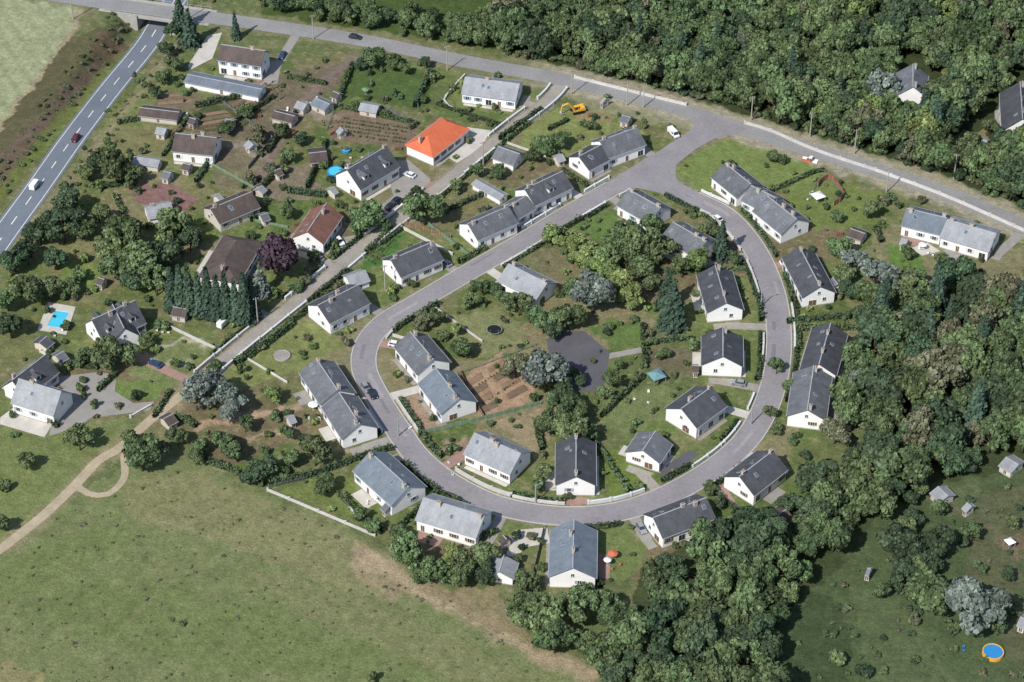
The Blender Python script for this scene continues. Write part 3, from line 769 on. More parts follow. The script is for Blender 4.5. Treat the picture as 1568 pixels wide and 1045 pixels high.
def conifer(kind,seed,R=2.6,Ht=11,tiers=15,ls=0.5):
    r=np.random.default_rng(seed); P=[];Nn=[];B=[]
    for k in range(tiers):
        f=k/(tiers-1); z=1.0+f*(Ht-1.2); rad=R*(1-f)**0.85+.12; nb=max(4,int(11*(1-f)+4)); ph=r.uniform(0,6.28)
        for j in range(nb):
            a=ph+6.283*j/nb+r.uniform(-.2,.2); L=rad*r.uniform(.7,1.15); n=max(4,int(L*12)); s=r.uniform(.15,1,n)**.8
            w=r.normal(size=n)*.22*(1.2-s)*R/2.6*1.2
            x=math.cos(a)*L*s-math.sin(a)*w; y=math.sin(a)*L*s+math.cos(a)*w; zz=z-.28*L*s+r.normal(size=n)*.12
            P.append(np.stack([x,y,zz],1)); q=np.stack([np.cos(a)*.6+0*x,np.sin(a)*.6+0*x,np.ones(n)*.8],1)+r.normal(size=(n,3))*.4; Nn.append(q)
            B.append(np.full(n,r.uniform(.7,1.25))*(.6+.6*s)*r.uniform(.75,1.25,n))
    P=np.concatenate(P);Nn=np.concatenate(Nn);B=np.concatenate(B)
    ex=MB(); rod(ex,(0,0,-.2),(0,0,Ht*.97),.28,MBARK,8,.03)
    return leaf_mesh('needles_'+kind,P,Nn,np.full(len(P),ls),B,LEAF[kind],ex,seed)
PR={}
for k,n in (('b',7),('d',5),('l',3),('s',2),('p',1),('o',2)):
    PR[k]=[broad(k,100+i*7+ord(k),Rz=[3.3,3.8,2.9][i%3]) for i in range(n)]
PR['c']=[conifer('c',200+i) for i in range(3)]
PR['sc']=[conifer('s',220+i,R=3.4,Ht=11,ls=0.6) for i in range(2)]
PR['cy']=[conifer('c',240+i,R=1.5,Ht=10,tiers=20,ls=0.45) for i in range(2)]
for k in ('b','d','l','o','s'):
    PR['sh'+k]=[broad(k,300+i+ord(k),R=1.3,Hc=0.9,Rz=0.85,nc=14,lpc=45,ls=0.36,trunk=False,cr=(.26,.5)) for i in range(3)]
TN={'b':'broadleaf_tree','d':'oak_tree','l':'lime_tree','s':'silver_willow_tree','p':'purple_plum_tree','o':'olive_green_tree','c':'spruce_tree','sc':'blue_cedar_tree','cy':'cypress_tree'}
def plant(mesh,name,x,y,s,sz=1.0,parent=None,z=0):
    o=bpy.data.objects.new(name,mesh); scene.collection.objects.link(o); o.location=(x,y,z)
    o.rotation_euler=(0,0,random.uniform(0,6.28)); o.scale=(s*random.uniform(.88,1.12),s*random.uniform(.88,1.12),s*sz)
    if parent: o.parent=parent
    return o
def tree(x,y,rpx,k):
    R=rpx/mscale(x,y); 
    base={'c':2.6,'sc':3.4,'cy':1.5}.get(k,4.0); hc={'c':4,'sc':4,'cy':5}.get(k,5.0)
    s=R/base*(1.0 if base!=4.0 else 0.95)
    wx,wy=G(x,y,hc*s)
    if R<2.0 and k in('b','d','l','o','s'):
        s=R/1.35; wx,wy=G(x,y,s*.8); return plant(random.choice(PR['sh'+k]),'garden_shrub',wx,wy,s,random.uniform(1.,1.4))
    return plant(random.choice(PR[k]),TN[k],wx,wy,s,random.uniform(.9,1.15))
T="""275 28 14 c;290 48 16 c;262 45 12 d;360 40 7 cy;268 95 15 b;250 118 12 b;255 75 12 d;240 140 11 d;575 85 18 b;602 92 15 b;555 95 12 d;
650 315 31 b;560 330 26 b;175 255 28 b;150 240 17 d;205 268 17 b;130 262 14 b;100 308 24 d;95 345 28 d;60 352 24 d;125 345 22 b;150 325 17 b;
265 345 28 b;185 355 30 b;215 392 34 b;182 405 28 b;255 385 30 d;238 430 24 b;165 385 22 b;290 365 20 d;205 425 22 d;
262 440 13 cy;276 444 13 cy;290 448 13 cy;304 450 13 cy;318 452 13 cy;332 455 13 cy;346 458 13 cy;360 460 13 cy;374 462 13 cy;385 456 12 cy;
418 385 38 p;398 435 17 sc;40 385 22 d;40 445 24 b;70 440 20 b;15 500 20 d;85 395 20 d;20 400 20 d;10 460 18 b;110 440 14 b;
160 540 25 b;192 545 20 b;130 545 15 b;120 670 22 b;215 695 30 b;240 690 22 o;270 668 16 b;200 675 16 b;
318 598 32 s;345 612 26 s;300 610 20 s;418 605 14 l;375 650 14 b;340 678 18 b;362 690 20 b;402 712 22 d;440 660 13 b;450 700 18 b;482 692 24 b;496 740 17 b;310 682 16 b;385 725 18 d;420 640 10 b;300 700 14 b;
650 492 17 o;668 488 14 b;708 530 18 b;722 460 14 b;740 440 14 b;735 258 14 b;700 282 12 b;762 260 13 b;
845 363 15 l;868 375 17 l;890 388 17 l;912 398 18 l;930 415 16 l;908 450 31 s;950 440 25 l;965 455 18 l;932 392 20 b;945 368 20 b;980 372 30 b;1000 345 20 b;1015 380 24 b;985 405 22 b;960 395 22 b;1022 450 20 c;1030 475 22 c;870 482 24 b;832 492 20 b;795 465 20 b;812 480 16 b;850 505 16 d;1000 432 16 b;880 440 18 b;960 350 18 b;
1105 375 16 c;1085 350 16 b;1125 395 12 b;1070 398 18 l;1045 410 16 b;
835 570 34 s;790 560 20 o;862 612 24 b;878 650 30 b;848 640 24 b;905 658 20 b;940 580 14 b;885 580 12 d;925 600 12 b;890 625 20 b;860 590 16 d;
625 842 28 b;662 872 22 b;702 866 26 b;732 852 24 b;688 845 14 l;640 880 14 b;572 806 13 b;552 785 13 b;610 815 14 b;745 880 18 d;
805 888 20 b;798 932 30 b;835 945 32 b;872 935 30 b;850 975 30 b;920 925 26 b;952 945 28 b;905 985 26 b;965 975 28 b;890 910 20 b;
1185 238 11 b;1200 246 9 b;1335 320 15 b;1308 402 20 s;1345 425 26 s;1372 432 22 b;1285 378 18 b;1290 420 17 b;1320 440 18 b;1355 460 22 b;1300 440 16 d;
1425 908 34 b;1490 930 42 s;1375 835 34 d;1440 830 28 d;1385 880 24 d;1420 860 22 d;1530 960 16 b;1300 620 34 b;1320 590 24 s;1280 660 22 o;1190 560 14 b;1210 590 13 b;
38 706 15 b;6 800 16 b;278 955 5 b;568 1042 10 b;8 745 10 b;1545 880 12 d;1500 870 10 b;1395 760 14 d;1180 628 12 b;1190 660 10 b;1085 745 12 b;
830 225 16 b;815 240 12 b;860 215 14 b;905 195 9 b;1280 330 10 b;1350 310 9 o;1390 420 12 b;1440 400 12 b;1470 425 16 b;1500 440 18 b;
330 565 10 b;225 520 13 b;245 500 10 b;455 440 10 b;470 430 9 o;545 350 13 b;590 345 10 b;440 325 12 b;480 395 10 b;120 420 12 b;
690 690 10 b;830 720 14 b;828 745 12 b;1060 530 10 b;1080 520 10 l;1015 545 10 b;945 560 10 b;700 505 11 l;680 515 10 b;755 440 12 b;770 455 14 b;
1390 390 10 b;620 105 10 b;650 95 10 d;665 120 9 b;430 200 12 b;375 170 12 b;350 195 12 b;400 205 14 o;440 240 13 b;460 210 12 d;385 270 10 o;415 260 10 o;
1100 770 12 d;1210 770 16 d;1240 730 14 b;1260 745 16 b;1025 870 20 d;1000 885 22 b;1040 880 18 d;1075 875 22 b;1050 910 26 d;1460 960 12 b;1405 735 16 b;1350 905 14 b;1280 1010 12 b;1555 800 12 b;1400 950 9 o;1325 1030 12 d"""
for t in T.replace('\n','').split(';'):
    if t.strip():
        x,y,r_,k=t.split(); tree(float(x),float(y),float(r_),k)

def wood(name,px,spacing,kinds,smin,smax,extra_clear=2.0,seed=1,holes=[]):
    r=random.Random(seed); P=GP(px); e=empty(name,(0,0,0))
    X0=min(p[0] for p in P);X1=max(p[0] for p in P);Y0=min(p[1] for p in P);Y1=max(p[1] for p in P)
    HP=[GP(h) for h in holes]
    y=Y0
    while y<Y1:
        x=X0+r.uniform(0,spacing)
        while x<X1:
            xx=x+r.uniform(-.5,.5)*spacing; yy=y+r.uniform(-.5,.5)*spacing
            if inp(xx,yy,P) and not any(inp(xx,yy,h) for h in HP) and not near_house(xx,yy,2.0) and road_clear(xx,yy)>extra_clear+r.uniform(0,1.5):
                k=r.choice(kinds); s=r.uniform(smin,smax)*r.choice([1,1,1,.75,1.12])
                if k in('c','sc'): s*=1.1
                plant(r.choice(PR[k]),'tree_'+k,xx,yy,s,r.uniform(.95,1.3),e)
            x+=spacing
        y+=spacing*.9
wood('woodland',[(770,-60),(1640,-60),(1700,390),(1568,318),(1450,272),(1330,236),(1200,197),(1080,162),(980,138),(860,105),(765,80)],5.6,['b']*9+['d']*3+['c','o','l','b']+['b']*3,0.75,1.55,3.5,1,
     holes=[[(1440,212),(1512,195),(1520,245),(1455,258)],[(1375,95),(1422,95),(1425,185),(1372,185)],[(1535,110),(1600,110),(1600,225),(1535,225)]])
tree(1350,135,30,'s'); tree(1120,60,20,'s'); tree(1230,20,20,'o'); tree(1410,225,30,'b')
wood('roadside_thicket',[(380,-8),(470,10),(600,22),(690,36),(765,30),(780,85),(700,76),(600,56),(480,42),(400,25)],4.2,['b','b','d','b'],0.5,0.85,2.5,2)
wood('east_wood',[(1300,560),(1335,480),(1400,430),(1470,440),(1540,480),(1568,490),(1700,520),(1700,690),(1568,700),(1440,735),(1350,765),(1300,735),(1330,690),(1290,640)],5.9,['b','b','d','b','d','o','c','b','d'],0.7,1.5,2,3,
     holes=[[(1535,425),(1600,425),(1600,490),(1535,490)],[(1400,445),(1440,440),(1450,470),(1410,480)]])
wood('south_wood',[(985,930),(1060,880),(1130,810),(1180,785),(1300,735),(1370,770),(1320,800),(1270,872),(1215,905),(1185,1000),(1160,1100),(900,1100),(910,1010),(960,990)],5.7,['d','b','b','d','b','b'],0.75,1.45,2,4)  # east and south woods: dark leaf kinds partly stand in for cloud shadow
wood('orchard_thicket',[(1340,770),(1420,745),(1520,800),(1500,850),(1440,850),(1400,900),(1350,870)],8.5,['b','d','b'],0.4,0.85,2,5)

# ------------------------------------------------------------------ hedges, walls, fences
def hedge(px,w=1.1,h=1.7,kind='h',nm='hedge',world=False):
    A=smooth([tuple(p) for p in px] if world else GP(px),1.0); nn=normals(A); r=np.random.default_rng(int(abs(A[0][0]*30+A[0][1]*7))); P=[];Nn=[];B=[]
    if len(A)<3: return
    ex=MB(); ribbon(ex,A,w*.36,-w*.36,0,h*.82,MCORE)
    for i in range(len(A)-1):
        sl=np.linalg.norm(A[i+1]-A[i]); n=int(26*sl*(w+2*h)/4.5)
        hv=h*(1+.14*math.sin(i*.9)+r.normal()*.1); wv=w*(1+.14*math.sin(i*1.3+1)+r.normal()*.12)
        u=r.uniform(0,1,n); q=r.uniform(0,1,n)*(wv+2*hv); t=A[i][:2]*(1-u[:,None])+A[i+1][:2]*u[:,None]
        off=np.where(q<hv,wv/2,np.where(q<hv+wv,wv/2-(q-hv),-wv/2)); z=np.where(q<hv,q,np.where(q<hv+wv,hv,hv-(q-hv-wv)))
        nr=np.zeros((n,3)); side=np.where(q<hv,1,np.where(q<hv+wv,0,-1)); nr[:,:2]=nn[i]*side[:,None]; nr[:,2]=(side==0)*1.0+.3
        p=np.zeros((n,3)); p[:,:2]=t+nn[i]*off[:,None]; p[:,2]=z; p+=r.normal(size=(n,3))*.1
        P.append(p);Nn.append(nr+r.normal(size=(n,3))*.35);B.append(r.uniform(.7,1.3,n)*(1+.15*math.sin(i*.7)))
    P=np.concatenate(P); me=leaf_mesh(nm,P,np.concatenate(Nn),np.full(len(P),.42),np.concatenate(B),LEAF[kind],ex,3)
    o=bpy.data.objects.new(nm,me); scene.collection.objects.link(o)
def wallp(px,h=1.0,w=0.38,mat=None,nm='garden_wall',posts=True,world=False):
    A=smooth([tuple(p) for p in px] if world else GP(px),2.5); m=MB(); mt=mat or MWALL
    if len(A)<2: return
    ribbon(m,A,w/2,-w/2,-.1,h,mt); ribbon(m,A,w/2+.08,-w/2-.08,h+.003,h+.09,mt)
    if posts:
        for i in range(0,len(A),3): m.box(A[i][0]-.28,A[i][0]+.28,A[i][1]-.28,A[i][1]+.28,0,h+.35,mt)
    m.obj(nm)
def fence(px,h=1.4,mat=None,nm='panel_fence',board=True,world=False):
    A=smooth([tuple(p) for p in px] if world else GP(px),2.2); m=MB(); mt=mat or MFENCE
    if len(A)<2: return
    if board: ribbon(m,A,.03,-.03,.08,h,mt)
    else:
        for z in (.4,.9,h-.05): ribbon(m,A,.03,-.03,z-.03,z+.03,mt)
    for p in A: m.box(p[0]-.07,p[0]+.07,p[1]-.07,p[1]+.07,0,h+.1,MSTEEL if board else mt)
    m.obj(nm)
rb=random.Random(77)
def boundary(A,closed,off,others,lens=(5,11),probs=(.5,.38),mats=None):
    nn=normals(A,closed)
    for run in runs(A,closed,off,others,lambda x,y: drv_clear(x,y) and not near_house(x,y,.8)):
        i=0
        while i<len(run)-2:
            n=rb.randrange(*lens); seg=run[i:i+n+1]; i+=n
            if len(seg)<3: break
            P=A[seg][:,:2]+nn[seg]*off; u=rb.random()
            if u<probs[0]: wallp(P,rb.choice([.7,.9,1.1]),.4,rb.choice(mats or [MWALL,MWALLB,MWALLB]),world=True)
            elif u<probs[0]+probs[1]:
                P=P+nn[seg]*(.5 if off>0 else -.5); hedge(P,rb.uniform(.9,1.3),rb.uniform(1.1,1.9),rb.choice(['h','h','b','d']),world=True)
            if u<probs[0] and rb.random()<.5:
                P=P+nn[seg]*(1.1 if off>0 else -1.1)
                if len(P)>2: hedge(P,rb.uniform(.7,1.0),rb.uniform(1.0,1.5),'h',world=True)
allo=OTH+[(LANE,5.5,False),(R2,9,False)]
boundary(LOOP,True,4.5,allo,probs=(.58,.32)); boundary(LOOP,True,-4.5,allo,probs=(.58,.32))
lo=[(LOOP,11,True),(R2,9,False),(ENT,11,False)]
boundary(LANE,False,3.0,lo,(4,9),(.6,.25)); boundary(LANE,False,-3.0,lo,(4,9),(.65,.22))
def plots(A,closed,half,step,length,others,sides=(1,-1)):
    nn=normals(A,closed); i=3
    while i<len(A)-2:
        for s in sides:
            k=min(len(A)-1,max(0,i+rb.randrange(-2,3))); d=nn[k]*s; ang=rb.uniform(-.12,.12); d=np.array([d[0]*math.cos(ang)-d[1]*math.sin(ang),d[0]*math.sin(ang)+d[1]*math.cos(ang)])
            st_=A[k][:2]+d*half; P=[st_]; L=rb.uniform(*length); t=1.5
            while t<L:
                p=st_+d*t
                if near_house(p[0],p[1],1.0) or any(pdist(p[0],p[1],O,oc)[0]<ow/2+1.5 for O,ow,oc in others): break
                P.append(p); t+=1.5
            if len(P)>5 and drv_clear(st_[0],st_[1],1.6):
                u=rb.random()
                if u<.5: hedge(P[::2],rb.uniform(.8,1.4),rb.uniform(1.2,2.2),rb.choice('hhbd'),world=True)
                elif u<.8: fence(P[::2],rb.choice([1.1,1.5]),rb.choice([MFENCE,MWOOD,MGREENM]),board=rb.random()<.6,world=True)
                else: wallp(P[::2],rb.choice([.6,.9]),.22,MWALL,posts=False,world=True)
        i+=step
plots(LOOP,True,5.6,11,(18,30),[(ENT,12,False),(LANE,5,False),(R2,9,False),(np.array(GP([(860,540),(900,560),(930,550)])),14,False)])
plots(LANE,False,3.6,10,(16,36),[(LOOP,12,True),(R2,9,False),(R1,20,False)])
for px in ["984 500 988 562","988 527 1062 520","1205 495 1330 482","412 742 480 728 560 700 602 688","440 500 500 455 524 440","360 560 420 520 448 498","1180 295 1240 268 1262 262",
  "690 322 740 300","560 390 600 352","920 640 985 578","820 645 830 690","840 200 870 185","765 215 830 170","150 600 180 572","100 560 150 565","60 640 90 655",
  "236 640 262 600","290 700 350 720 405 745","520 760 560 800 585 815","1340 350 1350 372","1360 300 1380 320","540 100 520 150","660 112 635 165","520 165 640 192","370 150 300 165",
  "250 240 290 180","180 190 240 180","150 290 210 280","385 340 410 310","440 295 500 302","500 220 470 290","270 640 300 655","730 830 760 815","905 880 920 900","410 235 460 165","300 280 330 235","335 205 420 150","175 300 190 330","440 120 500 130","390 300 440 250"]:
    v_=[float(q) for q in px.split()]; hedge(list(zip(v_[::2],v_[1::2])),random.uniform(.9,1.6),random.uniform(1.2,2.1),random.choice(['h','h','b','d']))
hedge([(835,352),(870,362),(900,378),(925,400)],2.2,2.2,'l','yellow_hedge')
for px in ["1140 190 1180 202 1250 232 1340 262","1340 262 1450 303 1568 355","410 752 500 790 575 822","200 640 232 622","700 170 680 155 712 116","100 560 62 540","520 760 545 790","880 120 960 140 1050 162"]:
    v_=[float(q) for q in px.split()]; wallp(list(zip(v_[::2],v_[1::2])),random.choice([.7,.9]),.3)
for px in ["648 664 720 648 828 620","705 572 718 600 740 640","1240 300 1262 275 1290 300 1270 312","620 345 690 365","985 580 930 625","410 748 470 735","520 145 500 200","655 110 640 165","570 160 640 190","700 575 820 530","340 330 440 350","460 165 380 260","330 150 420 215","210 210 330 195","300 240 390 290"]:
    v_=[float(q) for q in px.split()]; fence(list(zip(v_[::2],v_[1::2])),random.choice([1.1,1.4]),random.choice([MFENCE,MWOOD,MWOOD,MGREENM]),'panel_fence',random.random()<.6)

# scattered garden shrubs
n=0; r=random.Random(5)
while n<560:
    x=r.uniform(-180,180); y=r.uniform(-130,150)
    if inp(x,y,vil) and not near_house(x,y,.8) and road_clear(x,y)>1.8 and drv_clear(x,y):
        plant(r.choice(PR['sh'+r.choice('bbbdlob')]),'garden_shrub',x,y,r.uniform(.3,1.05),r.uniform(.8,1.7)); n+=1
e=empty('meadow_tussocks'); md=GP([(0,860),(110,770),(300,715),(560,830),(830,1010),(880,1100),(-20,1100)]); n=0
while n<330:
    x=r.uniform(-150,20); y=r.uniform(-135,-20)
    if inp(x,y,md):
        plant(r.choice(PR['sh'+r.choice('oob')]),'tussock',x,y,r.uniform(.12,.32)*r.choice([1,1,1,1.5]),.6,e); n+=1
e=empty('pasture_scrub'); md=GP([(1210,1045),(1230,930),(1300,880),(1400,770),(1568,730),(1568,1045)]); n=0
while n<110:
    x=r.uniform(60,150); y=r.uniform(-135,-40)
    if inp(x,y,md):
        plant(r.choice(PR['sh'+r.choice('bodb')]),'scrub',x,y,r.uniform(.2,.9),.9,e); n+=1
e=empty('embankment_scrub'); n=0; n1=normals(R1)
while n<220:
    t=r.randrange(8,len(R1)-30); p=R1[t]; nn=n1[t]; d=r.choice([-1,1,-1])*r.uniform(7.5,17); x,y=p[0]+nn[0]*d,p[1]+nn[1]*d
    if road_clear(x,y)>2 and not near_house(x,y): plant(r.choice(PR['sh'+r.choice('obbo')]),'scrub',x,y,r.uniform(.2,.8),.8,e,z=zt((x,y))); n+=1
e=empty('woodland_edge_scrub'); n2=normals(R2)
for k in range(len(R2)):
    if R2[k][0]>-5:
        for q in range(2):
            d=r.uniform(7.5,11.5); x,y=R2[k][0]+n2[k][0]*d,R2[k][1]+n2[k][1]*d+r.uniform(-1,1)
            if r.random()<.75: plant(r.choice(PR['sh'+r.choice('obbd')]),'scrub',x,y,r.uniform(.5,1.5),r.uniform(.9,1.5),e)

def veg(px,n,mat='b',nm='vegetable_rows'):
    a,b_,cc,dd=[np.array(G(*p)) for p in px]; e=empty(nm); 
    for i in range(n):
        f=(i+.5)/n; p=a*(1-f)+dd*f; q=b_*(1-f)+cc*f; L=np.linalg.norm(q-p); k=int(L/1.1)
        for j in range(k):
            if r.random()<.8:
                w=p+(q-p)*(j+.5)/k; plant(r.choice(PR['sh'+mat]),'row_plant',w[0],w[1],r.uniform(.18,.34),1,e)
veg([(520,178),(632,196),(618,222),(512,208)],5,'b'); veg([(550,392),(592,360),(615,362),(575,408)],5,'b'); veg([(355,165),(420,120),(440,150),(370,200)],4,'o')
veg([(715,585),(768,552),(800,595),(745,632)],2,'o')
MSOIL=[surf('garden_soil',c(146,122,100),.2,.5,4),surf('dark_soil',c(124,106,88),.2,.5,4)]
def beds(px,n):
    a,b_,cc,dd=[np.array(G(*p)) for p in px]
    for i in range(n):
        f0=(i+.15)/n; f1=(i+.8)/n
        P=[a*(1-f0)+dd*f0,b_*(1-f0)+cc*f0,b_*(1-f1)+cc*f1,a*(1-f1)+dd*f1]; m=MB(); vs=[(p[0],p[1],.0) for p in P]; Cn=sum(P)/4
        vs+=[(Cn[0]+(p[0]-Cn[0])*.9,Cn[1]+(p[1]-Cn[1])*.9,.16) for p in P]; m.add(vs,[(4,5,6,7)]+[(k,(k+1)%4,(k+1)%4+4,k+4) for k in range(4)],MSOIL[i%2]); m.obj('garden_bed')
beds([(712,582),(735,568),(765,625),(742,636)],4); beds([(742,562),(768,548),(812,600),(782,615)],4); beds([(300,175),(345,168),(375,190),(315,200)],4); beds([(350,150),(400,120),(425,140),(365,185)],4); beds([(245,145),(292,142),(300,162),(240,168)],4)

# ------------------------------------------------------------------ vehicles
def paint(nm,cc): return surf(nm,cc,.02,rough=.3,spec=.5)
CP={'white':paint('car_white',(.75,.75,.75)),'red':paint('car_red',(.12,.02,.025)),'black':paint('car_dark',(.02,.025,.04)),'grey':paint('car_grey',(.25,.26,.28)),'blue':paint('car_blue',(.03,.06,.14))}
def carw(p,ang,cl,van=False,z=0):
    e=empty('delivery_van' if van else 'car',(p[0],p[1],z+.05),ang); mt=CP[cl]
    m=MB(); W=.88
    if van: prof=[(-2.5,.35),(2.45,.35),(2.5,.9),(1.9,1.15),(1.3,2.0),(-2.4,2.05),(-2.5,1.9)]
    else: prof=[(-2.1,.3),(2.1,.3),(2.15,.7),(1.9,.85),(1.0,.98),(-1.9,1.0),(-2.12,.85)]
    m.prism(prof,-W,W,mt); m.obj('body',e)
    m=MB()
    if not van:
        b0=[(1.05,-.82,.97),(1.05,.82,.97),(-1.85,.82,.97),(-1.85,-.82,.97)]; t0=[(.35,-.64,1.45),(.35,.64,1.45),(-1.4,.64,1.45),(-1.4,-.64,1.45)]
        m.add(b0+t0,[(0,1,5,4),(1,2,6,5),(2,3,7,6),(3,0,4,7)],MGLASS); m.box(-1.42,.37,-.66,.66,1.45,1.5,mt)
        for xx in (.3,-.5,-1.4):
            for s in (-1,1): rod(m,(xx,s*.65,1.46),(xx+(.6 if xx>0 else (-.35 if xx<-1 else 0)),s*.83,.98),.04,mt,4)
    else:
        m.add([(1.93,-.8,1.18),(1.93,.8,1.18),(1.36,.8,1.98),(1.36,-.8,1.98)],[(0,1,2,3)],MGLASS)
        for s in (-1,1): m.box(.3,1.25,s*.885-.01,s*.885+.01,1.2,1.8,MGLASS)
    m.obj('cabin_glass',e)
    m=MB()
    for wx in (-1.35,1.35):
        for s in (-1,1):
            M=Matrix.Translation((wx,s*.8,.32))@Matrix.Rotation(math.pi/2,4,'X'); m.cyl(0,0,-.12,.12,.32,.32,MBLACK,14,M); m.cyl(0,0,-.125,.125,.17,.17,MSTEEL,10,M)
    m.obj('wheels',e)
    m=MB()
    for s in (-1,1): m.box(2.1,2.18,s*.7-.15,s*.7+.15,.6,.75,MFRAME); m.box(-2.16,-2.08,s*.7-.15,s*.7+.15,.65,.82,MRED)
    m.obj('lights',e)
def car(x,y,x2,y2,cl,van=False,z=0):
    p=G(x,y,z); q=G(x2,y2,z); carw(p,math.atan2(q[1]-p[1],q[0]-p[0]),cl,van,z)
car(544,59,560,62,'black'); car(116,214,100,236,'red',z=-1.4); car(54,286,70,264,'white',True)
car(560,596,570,612,'grey'); car(570,606,580,622,'black'); car(606,310,616,300,'black'); car(520,372,528,382,'white'); car(343,497,350,490,'white',True)
car(1100,339,1110,346,'white'); car(1031,207,1040,216,'white',True); car(598,318,608,310,'black'); car(850,318,862,312,'grey')
for (p,a_) in CARSPOTS: carw(p,a_,rd.choice(['white','grey','black','grey','blue','white']))
def excavator(x,y):
    p=G(x,y); e=empty('yellow_excavator',(p[0],p[1],0.05),math.radians(200))
    m=MB()
    for s in (-1,1): m.prism([(-1.9,.15),(-1.6,0),(1.6,0),(1.9,.15),(1.9,.7),(1.6,.85),(-1.6,.85),(-1.9,.7)],s*1.2-.3,s*1.2+.3,MBLACK)
    m.box(-.9,.9,-.9,.9,.35,.9,MSTEEL); m.obj('tracks',e)
    m=MB(); m.prism([(-2.4,1.0),(1.5,1.0),(1.5,1.6),(-.2,1.9),(-2.2,2.1),(-2.5,1.7)],-1.3,1.3,MYEL); m.cyl(0,0,.85,1.0,.8,.8,MSTEEL,14); m.obj('house_body',e)
    m=MB(); m.prism([(0.1,1.6),(1.5,1.6),(1.4,2.9),(.1,2.9)],.25,1.28,MGLASS); m.box(0,1.5,.2,1.33,2.9,3.0,MYEL)
    for xx in (.08,1.42):
        for yy in (.24,1.29): m.box(xx-.06,xx+.06,yy-.06,yy+.06,1.6,2.9,MYEL)
    m.obj('cab',e)
    m=MB()
    def beam(a,b,w): rod(m,a,b,w,MYEL,4)
    beam((1.2,-.3,1.5),(3.2,-.3,3.9),.32); beam((3.2,-.3,3.9),(5.2,-.3,3.4),.28); beam((5.2,-.3,3.5),(5.6,-.3,1.2),.22); rod(m,(1.6,-.3,1.4),(3.0,-.3,3.2),.1,MSTEEL,6); rod(m,(3.6,-.3,4.2),(5.3,-.3,3.9),.08,MSTEEL,6)
    m.obj('boom_arm',e)
    m=MB(); m.prism([(5.5,1.3),(6.0,.9),(5.9,.3),(5.2,.1),(4.7,.5),(5.0,.5),(5.4,.6)],-.85,.25,MSTEEL); m.obj('bucket',e)
excavator(884,172)

# ------------------------------------------------------------------ pools and garden things
def pool():
    P=GP([(75,468),(112,474),(100,508),(62,502)]); Cc=np.mean(P,0); e=empty('swimming_pool',(Cc[0],Cc[1],0))
    o=[(p[0]-Cc[0],p[1]-Cc[1]) for p in P]; Q=GP([(85,476),(106,479),(93,503),(72,500)]); q=[(p[0]-Cc[0],p[1]-Cc[1]) for p in Q]
    m=MB(); vs=[(x*1.15,y*1.25,.12) for x,y in o]+[(x,y,.12) for x,y in q]; m.add(vs,[(i,(i+1)%4,(i+1)%4+4,i+4) for i in range(4)],MPALE)
    vs2=[(x*1.15,y*1.25,.12) for x,y in o]+[(x*1.15,y*1.25,-.1) for x,y in o]; m.add(vs2,[(i,(i+1)%4,(i+1)%4+4,i+4) for i in range(4)],MPALE); m.obj('paved_surround',e)
    m=MB(); m.add([(x,y,.06) for x,y in q],[(0,1,2,3)],MWATER); m.add([(x,y,.16) for x,y in q]+[(x,y,.04) for x,y in q],[(i,(i+1)%4,(i+1)%4+4,i+4) for i in range(4)],MFRAME); m.obj('water',e)
pool()
def ring(nm,x,y,R,h,matw,mats,legs=False):
    p=G(x,y); e=empty(nm,(p[0],p[1],0)); m=MB(); n=24; vs=[]
    for z,rr in ((0.02 if not legs else h-.1,R),(h,R),(h,R-.25),(h-.12,R-.25)):
        for i in range(n): a=6.283*i/n; vs.append((rr*math.cos(a),rr*math.sin(a),z))
    fs=[(k*n+i,k*n+(i+1)%n,(k+1)*n+(i+1)%n,(k+1)*n+i) for k in range(3) for i in range(n)]; m.add(vs,fs,mats); m.obj('rim',e)
    m=MB(); m.add([((R-.25)*math.cos(6.283*i/n),(R-.25)*math.sin(6.283*i/n),h-.12) for i in range(n)],[tuple(range(n))],matw); m.obj('surface',e)
    m=MB()
    for i in range(6):
        a=6.283*i/6; X,Y=R*math.cos(a),R*math.sin(a); rod(m,(X,Y,0),(X,Y,h+(1.4 if legs else 0.02)),.04,MSTEEL,6)
    m.obj('posts',e)
ring('round_pool',514,266,2.6,1.1,MWATER,MBLUE); ring('round_pool',530,232,1.4,.8,MWATER,MBLUE); ring('round_pool',1520,1002,2.7,1.1,MBLUE,MYEL); ring('trampoline',757,508,2.3,.9,MBLACK,MGREENM,True); ring('stone_fire_ring',432,546,2.4,.5,MPAV,MCONC)
def parasol(x,y,mat,R=1.6):
    p=G(x,y); e=empty('garden_parasol',(p[0],p[1],0)); m=MB(); m.cyl(0,0,0,2.6,.04,.04,MSTEEL,6); m.cyl(0,0,0,.12,.3,.28,MCONC,10); m.obj('pole',e)
    m=MB(); n=8; m.add([(R*math.cos(6.283*i/n),R*math.sin(6.283*i/n),2.1) for i in range(n)]+[(0,0,2.7)],[(i,(i+1)%n,n) for i in range(n)],mat); m.obj('canopy',e)
    m=MB(); m.cyl(.1,.9,.68,.74,.55,.55,MFRAME,14); m.cyl(.1,.9,0,.68,.05,.05,MSTEEL,6); m.obj('table',e)
MORG=surf('orange_fabric',c(214,120,92),.06)
parasol(938,856,MORG,1.4); parasol(930,866,MFRAME,1.1); parasol(745,300,MBLUE,.8); parasol(560,145,MGREENM,1.3); parasol(480,628,MFRAME,1.5); parasol(1412,383,MFRAME,1.3); parasol(575,768,MFRAME,1.2)
